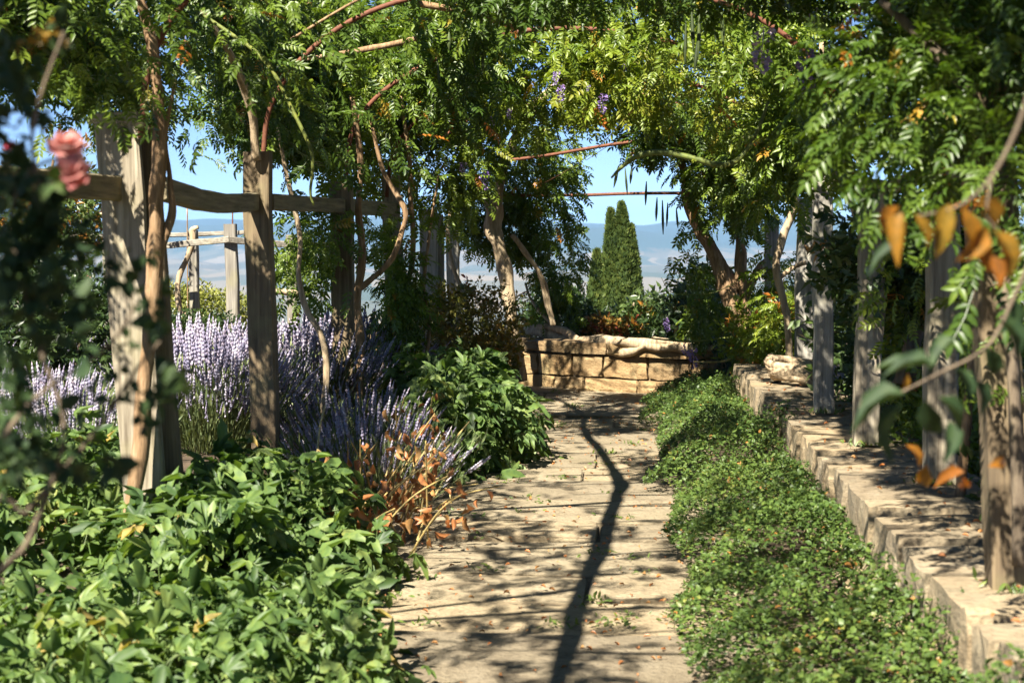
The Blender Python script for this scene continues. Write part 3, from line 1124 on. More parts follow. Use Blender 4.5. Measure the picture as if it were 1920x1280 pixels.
# named clumps: pixel centre, depth, radii in metres, leaves
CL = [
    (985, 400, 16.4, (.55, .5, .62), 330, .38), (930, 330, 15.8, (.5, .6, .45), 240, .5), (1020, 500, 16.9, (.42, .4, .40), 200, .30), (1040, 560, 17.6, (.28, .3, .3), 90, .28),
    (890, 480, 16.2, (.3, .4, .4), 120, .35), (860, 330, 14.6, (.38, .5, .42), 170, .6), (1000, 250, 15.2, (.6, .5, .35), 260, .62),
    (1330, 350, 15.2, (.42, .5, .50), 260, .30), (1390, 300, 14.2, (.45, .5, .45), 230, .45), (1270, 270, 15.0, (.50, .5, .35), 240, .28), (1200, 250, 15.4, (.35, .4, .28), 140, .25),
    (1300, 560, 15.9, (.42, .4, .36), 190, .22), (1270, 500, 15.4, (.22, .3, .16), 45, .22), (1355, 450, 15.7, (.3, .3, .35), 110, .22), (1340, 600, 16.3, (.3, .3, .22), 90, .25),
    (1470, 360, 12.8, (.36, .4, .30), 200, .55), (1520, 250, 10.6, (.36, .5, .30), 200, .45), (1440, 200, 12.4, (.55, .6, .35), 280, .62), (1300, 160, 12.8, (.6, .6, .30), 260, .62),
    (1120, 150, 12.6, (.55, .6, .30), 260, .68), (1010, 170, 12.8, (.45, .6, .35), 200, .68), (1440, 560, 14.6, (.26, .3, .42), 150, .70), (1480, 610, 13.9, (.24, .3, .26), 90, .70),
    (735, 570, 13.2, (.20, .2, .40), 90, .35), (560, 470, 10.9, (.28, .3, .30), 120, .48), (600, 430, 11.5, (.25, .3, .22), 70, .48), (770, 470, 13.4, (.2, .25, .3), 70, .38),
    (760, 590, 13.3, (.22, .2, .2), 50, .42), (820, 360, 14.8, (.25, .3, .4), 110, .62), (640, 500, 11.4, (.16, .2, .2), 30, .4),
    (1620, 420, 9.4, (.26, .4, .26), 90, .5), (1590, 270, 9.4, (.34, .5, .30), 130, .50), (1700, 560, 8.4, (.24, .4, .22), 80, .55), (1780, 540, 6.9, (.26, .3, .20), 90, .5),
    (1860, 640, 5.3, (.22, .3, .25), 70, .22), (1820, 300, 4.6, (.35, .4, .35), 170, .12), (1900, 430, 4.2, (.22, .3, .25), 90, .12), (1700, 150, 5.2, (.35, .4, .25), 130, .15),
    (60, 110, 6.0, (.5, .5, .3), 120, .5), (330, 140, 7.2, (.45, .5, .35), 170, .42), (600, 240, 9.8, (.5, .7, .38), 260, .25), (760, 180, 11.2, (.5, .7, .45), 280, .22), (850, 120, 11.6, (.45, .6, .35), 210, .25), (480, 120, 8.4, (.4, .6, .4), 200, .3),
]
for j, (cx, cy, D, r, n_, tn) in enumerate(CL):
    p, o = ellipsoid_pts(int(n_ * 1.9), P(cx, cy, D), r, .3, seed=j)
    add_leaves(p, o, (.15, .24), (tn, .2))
cp, co = np.concatenate(canopy_pos), np.concatenate(canopy_out)
cs, ct = np.concatenate(canopy_s), np.concatenate(canopy_tint)
# keep the view into the garden and the sky gaps open
q = to_px(cp)


def gap(x0, y0, x1, y1, f):
    global cp, co, cs, ct, q
    m = (q[:, 0] > x0) & (q[:, 0] < x1) & (q[:, 1] > y0) & (q[:, 1] < y1) & (q[:, 2] > 0) & (rng.random(len(q)) < f)
    m = ~m
    cp, co, cs, ct, q = cp[m], co[m], cs[m], ct[m], q[m]


gap(300, 375, 470, 640, .97)      # the window between the two front posts
gap(170, 225, 300, 900, .8)       # face of the front post
gap(465, 330, 525, 640, .8)
gap(1100, 285, 1285, 640, .85)    # sky round the cypress
gap(0, 395, 175, 560, .8)
gap(20, 165, 175, 240, .75)
gap(1515, 335, 1575, 780, .95)    # right posts
gap(1483, 385, 1525, 690, .9)
gap(1600, 500, 1655, 830, .85)
gap(1575, 365, 1660, 500, .5)
gap(1425, 420, 1465, 560, .5)
gap(785, 392, 830, 680, .85)      # pale left posts
gap(835, 440, 870, 640, .6)
gap(905, 430, 972, 700, .75)      # old trunks at the far end
gap(1325, 440, 1425, 700, .7)
gap(618, 400, 690, 800, .75)


def sungap(pts, rad, f):
    """prune the leaves between the sun and pts, so that light falls there"""
    global cp, co, cs, ct, q
    hit = np.zeros(len(cp), bool)
    for p_ in np.asarray(pts, float):
        d_ = cp - p_
        al = d_ @ SV
        hit |= (al > .2) & (np.linalg.norm(d_ - al[:, None] * SV, axis=1) < rad)
    m = ~(hit & (rng.random(len(cp)) < f))
    cp, co, cs, ct, q = cp[m], co[m], cs[m], ct[m], q[m]


SUNLIT = [
    ([P(x_, 665, 17.0) for x_ in (990, 1040, 1090, 1140, 1190, 1240, 1290)] + [P(x_, 625, 17.6) for x_ in (975, 1030, 1080)], .28, .9),
    ([P(x_, y_, 16.4) for x_, y_ in ((940, 560), (950, 640), (900, 600), (880, 640), (1375, 560), (1400, 640), (1345, 500))], .2, .7),
    ([P(805, y_, 15.4) for y_ in (420, 500, 580, 660)] + [P(852, y_, 16.5) for y_ in (480, 560, 630)], .14, .85),
    ([P(648, y_, 11.5) for y_ in (520, 600, 680, 760)] + [P(748, y_, 13.4) for y_ in (600, 680)], .14, .75),
    ([P(495, y_, 9.3) for y_ in (560, 640, 720, 800)] + [P(240, y_, 6.9) for y_ in (260, 340, 450, 560, 680, 800)], .14, .6),
    ([P(1545, y_, 10.1) for y_ in (400, 480, 560, 640, 720)] + [P(1508, y_, 13.3) for y_ in (450, 560, 650)] + [P(1630, y_, 8.5) for y_ in (520, 620, 720)], .12, .6),
    ([(-1.0, y_, .8) for y_ in np.arange(10.3, 13.8, .45)] + [(-1.4, y_, .6) for y_ in np.arange(8.4, 11.5, .45)], .33, .7),
    ([(x_, y_, 0) for x_ in (-.9, -.45, 0, .35) for y_ in np.arange(5.6, 16.5, .5)], .28, .68),
    ([(x_, y_, .2) for x_ in (.5, .9) for y_ in (4, 4.6, 5.2, 5.8, 6.4, 7, 11, 11.7, 12.4, 13.1, 13.8, 14.5)], .3, .6),
    ([(x_, y_, .6) for x_ in (-2.4, -1.8, -1.2) for y_ in np.arange(3.6, 7.2, .6)], .32, .6),
    ([P(x_, y_, D_) for x_, y_, D_ in ((900, 620, 15.5), (860, 600, 15.1), (940, 660, 15.8), (1180, 600, 18.3), (1240, 600, 18.2), (1440, 560, 14.5), (1470, 600, 13.9))], .25, .6),
]
for a_ in SUNLIT:
    sungap(*a_)
# foliage beyond and above, which throws its shade elsewhere
canopy_pos, canopy_out, canopy_s, canopy_tint = [], [], [], []
for j, (cx, cy, D, r, n_, tn) in enumerate((
    (620, 120, 10.4, (.45, .6, .42), 380, .2), (760, 130, 11.4, (.42, .6, .45), 420, .18), (860, 60, 12.2, (.4, .6, .34), 300, .25), (470, 60, 8.8, (.4, .6, .35), 260, .25), (700, 260, 10.8, (.36, .5, .26), 240, .2), (560, 250, 9.6, (.34, .5, .25), 220, .2), (840, 190, 12.0, (.3, .4, .3), 220, .25),
    (1060, 0, 13.2, (.55, .5, .26), 260, .45), (1180, 20, 13.0, (.55, .5, .26), 300, .5), (1320, 30, 12.8, (.55, .5, .28), 330, .5), (1450, 20, 12.0, (.5, .5, .32), 320, .45), (950, 0, 13.4, (.4, .5, .14), 150, .4), (1180, 110, 13.6, (.5, .4, .2), 180, .65), (1540, 120, 10.8, (.36, .5, .4), 240, .4), (330, 60, 7.4, (.4, .5, .25), 170, .35), (180, 90, 6.6, (.35, .4, .2), 110, .4), (1000, 330, 17.2, (.5, .4, .5), 330, .3), (955, 420, 17.4, (.35, .3, .4), 200, .3), (1035, 420, 17.4, (.35, .3, .4), 230, .25), (890, 400, 17.2, (.3, .3, .4), 180, .35), (1050, 520, 17.8, (.3, .3, .35), 170, .25), (955, 250, 16.4, (.45, .4, .4), 280, .5), (1040, 290, 16.6, (.4, .3, .3), 200, .45), (870, 300, 15.4, (.4, .4, .4), 230, .5), (1000, 160, 13.8, (.5, .4, .4), 300, .65), (930, 130, 13.4, (.3, .4, .3), 140, .6), (1090, 90, 13.6, (.4, .4, .3), 200, .65), (820, 30, 11.0, (.5, .4, .22), 260, .3), (640, 20, 9.8, (.5, .4, .22), 230, .3))):
    p, o = ellipsoid_pts(int(n_ * 1.5), P(cx, cy, D), r, .25, seed=60 + j)
    add_leaves(p, o, (.14, .23), (tn, .2))  # low tints put shade into the colour of the left clumps
cp, co = np.concatenate([cp] + canopy_pos), np.concatenate([co] + canopy_out)
cs, ct = np.concatenate([cs] + canopy_s), np.concatenate([ct] + canopy_tint)
q = to_px(cp)
for j, (pts_, rad_, f_) in enumerate(SUNLIT):
    sungap(pts_, rad_, f_ if j in (0, 1, 2, len(SUNLIT) - 1) else f_ * .5)
# the thick back of the left canopy, and the fringe hanging over the middle of the path
canopy_pos, canopy_out, canopy_s, canopy_tint = [], [], [], []
n_ = 6000
p = np.stack([-2.62 + rng.normal(0, .17, n_), 6.2 + 9.5 * rng.random(n_) ** 1.2, 2.3 + 1.35 * rng.random(n_)], 1)
p = p[(fbm(p, 1.5, 52) > .38) & (p[:, 2] > 2.3 + .5 * (fbm(p * [0, 1, 0], 1.2, 53) - .4))]
add_leaves(p, np.stack([rng.normal(.4, .4, len(p)), rng.normal(-.5, .4, len(p)), 0 * p[:, 0] + .1], 1), (.15, .23), (.22, .15))  # dark tint stands in for shade at the back
n_ = 1500
p = np.stack([rng.uniform(-1.0, 1.2, n_), rng.uniform(8.0, 9.2, n_), rng.uniform(2.74, 3.15, n_)], 1)
p[:, 2] += (p[:, 1] - 8.0) * .16
p = p[fbm(p, 1.8, 54) > .44]
add_leaves(p, np.stack([rng.normal(0, .4, len(p)), rng.normal(-.5, .4, len(p)), 0 * p[:, 0] - .2], 1), (.15, .23), (.25, .15))
n_ = 11000
p = np.stack([rng.uniform(.68, 2.3, n_), rng.uniform(-.8, 8.0, n_), 2.95 + .4 * rng.random(n_)], 1)
p = p[fbm(p, 1.4, 44) > .30]
add_leaves(p, np.stack([rng.normal(0, .4, len(p)), rng.normal(0, .4, len(p)), .6 + 0 * p[:, 0]], 1), tint=(.2, .15))  # unseen leaf slab added overhead to shade the right curtain
for j, (cx, cy, D, r, n_, tn) in enumerate(((690, 110, 14.8, (.5, .5, .5), 360, .2), (770, 180, 15.2, (.5, .5, .5), 360, .25), (650, 220, 14.2, (.4, .5, .4), 260, .2), (800, 60, 15.6, (.6, .5, .5), 360, .3), (600, 60, 13.6, (.5, .5, .5), 320, .25), (870, 200, 16.0, (.4, .4, .4), 240, .4))):
    p, o = ellipsoid_pts(int(n_ * 1.5), P(cx, cy, D), r, .2, seed=90 + j)
    add_leaves(p, o, (.15, .24), (tn, .18))
cp, co = np.concatenate([cp] + canopy_pos), np.concatenate([co] + canopy_out)
cs, ct = np.concatenate([cs] + canopy_s), np.concatenate([ct] + canopy_tint)
q = to_px(cp)
for pts_, rad_, f_ in (
        ([(x_, y_, .75) for x_ in (-1.35, -1.0, -.7) for y_ in np.arange(10.6, 13.6, .5)], .30, .85),
        ([(-1.5, 9.5, .5), (-1.3, 9.0, .4), (-1.7, 10.6, .6), (-1.5, 10.1, .5), (-2.3, 11.7, .85), (-2.35, 12.5, .85), (-2.2, 13.4, .85), (-2.0, 11.1, .6), (-2.6, 10.8, .85)], .34, .8),
        ([P(648, y_, 11.5) for y_ in (540, 620, 700, 780)] + [P(805, y_, 15.4) for y_ in (420, 500, 580, 650)] + [P(748, y_, 13.4) for y_ in (560, 660)] + [P(498, y_, 9.3) for y_ in (600, 700, 800)], .15, .8),
        ([P(1545, y_, 10.1) for y_ in (400, 480, 560, 640, 720)] + [P(1508, y_, 13.3) for y_ in (450, 560, 650)] + [P(1630, y_, 8.5) for y_ in (560, 640, 720)] + [P(1765, y_, 7.2) for y_ in (600, 700, 820)] + [P(1880, y_, 5.05) for y_ in (800, 900, 1000)], .13, .75)):
    sungap(pts_, rad_, f_)
sungap([P(x_, y_, 17.3 - (x_ - 990) * .0035) for x_ in (985, 1030, 1080, 1130, 1180, 1230) for y_ in (625, 680)], .26, .8)
sungap([P(x_, y_, D_) for x_, y_, D_ in ((900, 600, 15.4), (860, 590, 15.1), (930, 660, 15.8), (940, 540, 16.3), (1140, 610, 18.3), (1180, 610, 18.4), (1240, 600, 18.2), (1370, 560, 15.3), (1345, 500, 15.3))], .28, .7)
sungap([(2.0, 11.2, 1.1), (2.0, 10.4, 1.0), (2.1, 9.8, .9), (1.9, 8.7, .7), (2.1, 12.4, 1.2), (1.35, 14.9, .8), (1.45, 14.2, 1.0), (1.25, 13.6, 1.5), (1.9, 6.8, .9)], .34, .75)


def gap_near(x0, y0, x1, y1, d1, f):
    global cp, co, cs, ct, q
    m = (q[:, 0] > x0) & (q[:, 0] < x1) & (q[:, 1] > y0) & (q[:, 1] < y1) & (q[:, 2] < d1) & (rng.random(len(q)) < f)
    cp, co, cs, ct, q = cp[~m], co[~m], cs[~m], ct[~m], q[~m]


near = (cp[:, 1] < 8.6) & (cp[:, 2] < 3.4)
cs = np.where(near & (cp[:, 1] > 0), cs * np.where(cp[:, 1] < 6.5, .68, .8), cs)
gap_near(-50, -50, 420, 460, 5.0, .95)
# more depth behind the front leaves, its shade painted into low tints
canopy_pos, canopy_out, canopy_s, canopy_tint = [], [], [], []
n_ = 5200
p = np.stack([-2.75 + rng.normal(0, .22, n_), 6.4 + 8.5 * rng.random(n_) ** 1.1, 2.45 + 1.3 * rng.random(n_)], 1)
p = p[p[:, 2] > 2.4 + .55 * (fbm(p * [0, 1, 0], 1.2, 53) - .4)]
add_leaves(p, np.stack([rng.normal(.4, .4, len(p)), rng.normal(-.5, .4, len(p)), 0 * p[:, 0] + .1], 1), (.13, .20), (.15, .15))
n_ = 6000
p = np.stack([1.75 + rng.normal(0, .2, n_), rng.uniform(3.5, 8.2, n_), 1.75 + 1.7 * rng.random(n_)], 1)
p = p[(p[:, 2] > 2.15) | (rng.random(len(p)) < .25)]
add_leaves(p, np.stack([rng.normal(-.4, .4, len(p)), rng.normal(-.5, .4, len(p)), 0 * p[:, 0] + .1], 1), (.11, .17), (.0, .1))
n_ = 4500
p = np.stack([rng.uniform(.95, 2.3, n_), rng.uniform(-.5, 7.0, n_), 2.72 + .25 * rng.random(n_)], 1)
add_leaves(p, np.stack([rng.normal(0, .4, n_), rng.normal(0, .4, n_), .5 + 0 * p[:, 0]], 1), (.14, .2), (.05, .1))  # second unseen leaf layer, added to keep sun off the right canopy
cp, co = np.concatenate([cp] + canopy_pos), np.concatenate([co] + canopy_out)
cs, ct = np.concatenate([cs] + canopy_s), np.concatenate([ct] + canopy_tint)
q = to_px(cp)
sungap([(-1.5, 9.5, .5), (-1.3, 9.0, .4), (-1.7, 10.6, .6), (-1.5, 10.1, .5), (-2.3, 11.7, .85), (-2.35, 12.5, .85), (-2.2, 13.4, .85), (-2.0, 11.1, .6), (-2.6, 10.8, .85), (-2.6, 11.6, .85), (-2.0, 12.6, .8), (-1.7, 11.6, .7)], .34, .75)
sungap([P(648, y_, 11.5) for y_ in (560, 640, 720, 780)] + [P(805, y_, 15.4) for y_ in (420, 500, 580, 650)] + [P(498, y_, 9.3) for y_ in (620, 700, 800)] + [P(850, y_, 16.5) for y_ in (500, 600)], .16, .75)
canopy_pos, canopy_out, canopy_s, canopy_tint = [], [], [], []
n_ = 8500
p = np.stack([-2.6 + rng.normal(0, .2, n_), 5.7 + 8.6 * rng.random(n_), 2.2 + 1.5 * rng.random(n_)], 1)
p = p[(p[:, 2] > 2.2 + .5 * (fbm(p * [0, 1, 0], 1.4, 57) - .35)) & (fbm(p, 1.6, 58) > .36)]
add_leaves(p, np.stack([rng.normal(.4, .4, len(p)), rng.normal(-.5, .4, len(p)), 0 * p[:, 0] + .1], 1), (.12, .19), (.2, .18))
for j, (cx, cy, D, r, n_, tn) in enumerate(((690, 110, 14.0, (.5, .5, .5), 420, .1), (770, 180, 14.6, (.45, .5, .5), 420, .15), (620, 60, 13.0, (.5, .5, .5), 420, .15), (800, 50, 14.6, (.55, .5, .45), 420, .2), (580, 210, 12.4, (.4, .5, .35), 330, .15), (860, 130, 15.0, (.4, .4, .45), 320, .3), (900, 30, 14.6, (.5, .4, .3), 260, .4), (1280, 210, 14.6, (.4, .4, .28), 260, .15), (1380, 340, 14.8, (.4, .4, .45), 330, .3), (1330, 290, 15.2, (.4, .4, .4), 260, .15))):
    p, o = ellipsoid_pts(int(n_ * 1.5), P(cx, cy, D), r, .2, seed=120 + j)
    add_leaves(p, o, (.13, .21), (tn, .18))  # left clumps darkened by tint to imitate shade
n_ = 7000
p = np.stack([1.72 + rng.normal(0, .2, n_), rng.uniform(3.2, 8.4, n_), 2.1 + 1.4 * rng.random(n_)], 1)
add_leaves(p, np.stack([rng.normal(-.4, .4, n_), rng.normal(-.5, .4, n_), 0 * p[:, 0] + .1], 1), (.11, .17), (-.1, .1))  # lowest tint, deep shade painted into this right mass
n_ = 7000
p = np.stack([rng.uniform(.85, 2.2, n_), rng.uniform(-.5, 7.6, n_), 2.9 + .4 * rng.random(n_)], 1)
p = p[fbm(p, 1.4, 61) > .36]
add_leaves(p, np.stack([rng.normal(0, .4, len(p)), rng.normal(0, .4, len(p)), .5 + 0 * p[:, 0]], 1), (.14, .2), (.05, .1))  # unseen slab added again above the right mass as a sun blocker
cp, co = np.concatenate([cp] + canopy_pos), np.concatenate([co] + canopy_out)
cs, ct = np.concatenate([cs] + canopy_s), np.concatenate([ct] + canopy_tint)
q = to_px(cp)
sungap([P(x_, y_, 17.3 - (x_ - 990) * .0035) for x_ in (985, 1030, 1080, 1130, 1180, 1230, 1280) for y_ in (630, 690)], .28, .85)
sungap([P(x_, y_, D_) for x_, y_, D_ in ((880, 610, 15.5), (845, 600, 15.1), (905, 680, 15.8), (945, 540, 16.3), (1140, 610, 18.3), (1240, 600, 18.2), (1370, 560, 15.3))], .26, .6)
sungap([P(648, y_, 11.5) for y_ in (560, 640, 720, 780)] + [P(805, y_, 15.4) for y_ in (420, 500, 580, 650)] + [P(498, y_, 9.3) for y_ in (620, 700, 800)] + [P(235, y_, 6.9) for y_ in (260, 350, 480, 600, 700)], .13, .65)
sungap([(-1.3, 8.8, .4), (-1.35, 9.4, .5), (-1.7, 10.5, .7), (-2.2, 11.6, .9), (-1.6, 7.2, .6), (-1.2, 7.5, .5)], .3, .6)
canopy_pos, canopy_out, canopy_s, canopy_tint = [], [], [], []
n_ = 6500
p = np.stack([rng.uniform(.32, 2.0, n_), rng.uniform(4.6, 8.9, n_), 3.06 + .36 * rng.random(n_)], 1)
p = p[fbm(p, 1.3, 71) > .36]
add_leaves(p, np.stack([rng.normal(0, .4, len(p)), rng.normal(0, .4, len(p)), .5 + 0 * p[:, 0]], 1), (.14, .2), (.05, .1))  # leaf layer above the view, added to throw shade on the right
cp, co = np.concatenate([cp] + canopy_pos), np.concatenate([co] + canopy_out)
cs, ct = np.concatenate([cs] + canopy_s), np.concatenate([ct] + canopy_tint)
q = to_px(cp)
sungap([P(235, y_, 6.9) for y_ in (250, 330, 430, 520, 600, 700, 800)], .17, .85)
sungap([P(1545, y_, 10.1) for y_ in (380, 460, 540, 620, 700)] + [P(1508, y_, 13.3) for y_ in (430, 520, 600, 660)] + [P(1630, y_, 8.5) for y_ in (540, 620, 700, 780)] + [P(1765, y_, 7.2) for y_ in (600, 700, 820)], .14, .7)
sungap([(-2.3, 11.7, .9), (-1.9, 11.4, .7), (-1.6, 10.4, .6), (-2.2, 12.6, .85), (-2.7, 10.6, .85)], .34, .7)
sungap([(x_, y_, .55) for x_ in (-2.2, -1.7, -1.2) for y_ in np.arange(4.0, 8.0, .6)], .3, .6)
canopy_pos, canopy_out, canopy_s, canopy_tint = [], [], [], []
n_ = 1700                                                          # loose unseen sprays added overhead to dapple the paving
p = np.stack([rng.uniform(-1.9, -.2, n_), rng.uniform(1.6, 6.4, n_), 2.95 + .25 * rng.random(n_)], 1)
p = p[fbm(p, 2.6, 81, 2) > .56]
add_leaves(p, np.stack([rng.normal(0, .4, len(p)), rng.normal(0, .4, len(p)), .5 + 0 * p[:, 0]], 1), (.14, .22), (.3, .15))
for j, (cx, cy, D, r, n_, tn) in enumerate(((560, 460, 10.9, (.24, .3, .26), 120, .5), (600, 430, 11.3, (.2, .25, .2), 80, .5), (570, 540, 10.8, (.16, .2, .14), 40, .45), (738, 600, 13.2, (.15, .2, .45), 110, .45), (765, 520, 13.3, (.2, .2, .3), 100, .5), (690, 440, 12.4, (.2, .2, .2), 70, .5), (840, 380, 14.8, (.25, .3, .35), 130, .6), (1450, 540, 14.6, (.2, .2, .4), 120, .75))):
    p, o = ellipsoid_pts(n_, P(cx, cy, D), r, .2, seed=150 + j)
    add_leaves(p, o, (.12, .2), (tn, .2))
cp, co = np.concatenate([cp] + canopy_pos), np.concatenate([co] + canopy_out)
cs, ct = np.concatenate([cs] + canopy_s), np.concatenate([ct] + canopy_tint)
q = to_px(cp)
gap(300, 375, 470, 640, .97)
gap(1100, 285, 1285, 640, .6)
gap_near(1420, 325, 1640, 820, 10.2, .95)
gap_near(1640, 430, 1930, 1100, 8.2, .8)
gap_near(1640, 150, 1700, 330, 8.6, .5)
keys = ['L1', 'L2', 'L3', 'L4', 'L5', 'R1', 'R2', 'R3', 'R4', 'R5']
kd = np.array([7.0, 9.4, 11.5, 13.5, 16.4, 4.6, 6.9, 9.5, 12.8, 15.3])
ks = np.array([0] * 5 + [1] * 5)
own = np.argmin(np.abs(cp[:, 1:2] - kd[None]) + 100 * (side_of(cp)[:, None] != ks[None]), 1)
tdir, nrm = leaf_dirs(co, .55, .45, .75)
for i, key in enumerate(keys):
    m = own == i
    hi = key in ('L1', 'L2', 'R1', 'R2', 'R3', 'L3', 'R4', 'L4', 'R5', 'L5')
    foliage(vines[key], W_HI if hi else W_LO, [M['wisteria']], cp[m], tdir[m], nrm[m], cs[m], ct[m], singles=240)


# flower racemes
def raceme(seed=0, n_=46):
    r = np.random.default_rng(seed)
    lf = oval_leaf(False, .9, .5)
    out = []
    for i in range(n_):
        t = i / n_
        rad = .22 * (1 - t) ** .6 + .03
        a = r.uniform(0, 6.28)
        d = np.array([math.cos(a), r.uniform(-.3, .3), math.sin(a)])
        out.append(xform(lf, basis(d, r.normal(size=3))[0], (math.cos(a) * rad * .55, t, math.sin(a) * rad * .55), r.uniform(.13, .2)))
    out.append(dict(V=np.array([[-.02, 0, 0], [.02, 0, 0], [0, 1, 0]]), F=np.array([[0, 1, 2]]), M=np.zeros(1, int)))
    return join_t(out)


RAC = [raceme(i) for i in range(3)]


def flowers(key, lst):
    t = vines[key]
    for j, (x, y0, y1, D, tn) in enumerate(lst):
        a, b = P(x, y0, D), P(x + rng.normal(0, 4), y1, D)
        L = np.linalg.norm(b - a)
        me = mesh_from('flower_cluster', RAC[j % 3]['V'], RAC[j % 3]['F'], [M['wist_flower']], None, np.clip(tn + rng.normal(0, .25, len(RAC[j % 3]['V'])), 0, 1))
        o = bpy.data.objects.new('flower_cluster', me)
        Rm = basis(b - a, (0, -1, .1))[0] * L
        mw = Matrix.Identity(4)
        for r_ in range(3):
            for c_ in range(3):
                mw[r_][c_] = Rm[r_, c_]
            mw[r_][3] = a[r_] - t.location[r_]
        o.matrix_basis = mw
        o.parent = t
        COL.objects.link(o)


flowers('L5', [(908, 322, 360, 14.5, .3), (868, 305, 330, 14.5, .6), (955, 205, 225, 12, .5), (918, 220, 238, 12.4, .5)])
flowers('R4', [(1052, 160, 192, 11.6, .35), (1044, 135, 160, 11.6, .5), (1130, 178, 215, 11.8, .25), (1105, 160, 172, 11.8, .3), (1290, 138, 160, 11.8, .55), (1312, 138, 155, 11.8, .6), (1170, 120, 135, 11.8, .6)])
flowers('R3', [(1512, 95, 172, 8.6, .3), (1524, 15, 50, 8.6, .5), (1432, 55, 140, 8.2, .75)])
flowers('R2', [(1622, 70, 135, 7.2, .2)])
flowers('R5', [(1248, 598, 622, 15.8, .3), (1298, 655, 690, 15.6, .3), (1278, 648, 668, 15.7, .6), (1285, 632, 645, 15.8, .2)])


# green seed pods
def pods(key, lst):
    t = vines[key]
    for (x, y0, y1, D, w) in lst:
        a, b = P(x, y0, D), P(x + rng.normal(0, 4), y1, D)
        part('seed_pod', tubes_mesh('seed_pod', [([a, a * .7 + b * .3, a * .35 + b * .65, b], [.004, w * .8, w, .003])], M['pod'], 6, tint=rng.random()), t)


pods('R5', [(1232, 370, 415, 14.6, .012), (1242, 375, 440, 14.6, .012), (1252, 380, 425, 14.6, .011), (1160, 310, 352, 14.8, .014), (1172, 315, 366, 14.8, .011), (1185, 310, 345, 14.8, .013), (1212, 340, 385, 14.6, .012), (1268, 390, 428, 14.6, .011)])
pods('R3', [(1297, 20, 95, 9.6, .013), (1312, 15, 110, 9.6, .012), (1330, 20, 75, 9.6, .012), (1352, 10, 90, 9.6, .013), (1286, 40, 120, 9.8, .010), (1308, 75, 135, 9.9, .012)])
pods('L4', [(842, 60, 95, 10.6, .016), (820, 110, 170, 10.8, .012), (880, 60, 130, 11, .012), (905, 70, 140, 11, .012)])
# long pale tendrils
part('tendril', tubes_mesh('tendril', [(pp([(380, 28), (430, 62), (480, 98), (515, 140), (545, 200), (570, 250), (584, 285), (586, 320), (582, 360), (588, 385)], 8.6), [.010, .012, .013, .012, .012, .011, .011, .009, .008, .006])], M['tendril'], 6, tint=.7), vines['L2'])
part('tendril', tubes_mesh('tendril', [(pp([(1146, 334), (1165, 314), (1188, 297), (1215, 288), (1252, 287), (1300, 297), (1345, 309), (1378, 304), (1402, 278), (1425, 235), (1440, 190)], 9.0), [.005, .011, .015, .0165, .0155, .0165, .0145, .015, .0125, .010, .007])], M['tendril'], 7, lump=.10, tint=.1), vines['R4'])
tl = pp([(1215, 288), (1255, 288), (1302, 298), (1346, 310), (1380, 303), (1404, 276), (1405, 270), (1420, 240)], 8.98)
foliage(vines['R4'], W_HI, [M['wisteria']], np.array(tl), rng.normal(0, .7, (8, 3)) + [0, -.2, -.3], rng.normal(0, .4, (8, 3)) + [0, -.4, 1], np.array([.05, .07, .06, .09, .13, .16, .18, .2]), np.array([.7, .6, .8, .7, .9, .95, .96, .8]), 8)
part('tendril', tubes_mesh('tendril', [(pp([(1180, 628), (1240, 636), (1290, 640), (1340, 636), (1395, 628)], 15.4), [.005, .010, .011, .010, .006])], M['tendril'], 6, tint=.6), vines['R5'])
part('tendril', tubes_mesh('tendril', [(pp([(1300, 678), (1350, 678), (1390, 668), (1430, 655)], 15.0), [.006, .010, .010, .006])], M['straw'], 6, tint=.6), vines['R5'])
part('tendril', tubes_mesh('tendril', [(pp([(1240, 520), (1255, 545), (1280, 552), (1340, 548), (1395, 520)], 15.2), [.002, .004, .004, .004, .003])], M['tendril'], 5, tint=.6), vines['R5'])
# ridge vine running over the hoops: its shadow wanders down the path
# (the old stem lies along the crown of the hoops)
rz = 2.93
sh = rz / math.tan(R_(SUN_EL))
ridge = [np.array([sx_, sy_, 0]) + SV * (z_ / SV[2]) for sx_, sy_, z_ in ((-.3, 1.0, 2.9), (-.22, 4.0, 2.9), (-.19, 5.75, 2.9), (-.14, 7.2, 2.93), (-.09, 7.9, 2.95), (-.03, 8.9, 2.93), (.05, 10.1, 2.95), (.045, 10.5, 2.96), (-.08, 11.85, 3.2), (-.24, 13.3, 3.5), (-.29, 14.5, 3.7), (-.59, 16.0, 3.9))]
part('ridge_stem', tubes_mesh('ridge_stem', [(ridge, [.046, .046, .044, .046, .05, .044, .05, .046, .04, .035, .03, .015])], M['bark'], 8, .25, .3), vines['R3'])

for sx_, sy_, dx_, dy_, r_ in ((-.12, 7.3, -1.1, -.55, .026), (.02, 9.6, -1.3, -.35, .028), (.03, 9.9, .55, .10, .02), (-.05, 11.6, .6, .25, .018), (-.1, 8.3, -.9, -.1, .018), (-.25, 13.2, -.9, -.15, .02), (-.18, 6.1, .7, .12, .02), (-.2, 4.9, -.8, -.2, .02)):
    b = np.array([sx_ - sh * math.sin(R_(SUN_AZ)), sy_ - sh * math.cos(R_(SUN_AZ)), rz])
    e = b + np.array([dx_ * .9, dy_, -.18 * abs(dx_)])
    part('branch', tubes_mesh('branch', [([b, b * .6 + e * .4 + rng.normal(0, .03, 3), e], [r_, r_ * .85, r_ * .5])], M['bark'], 6, .2), vines['R3'])

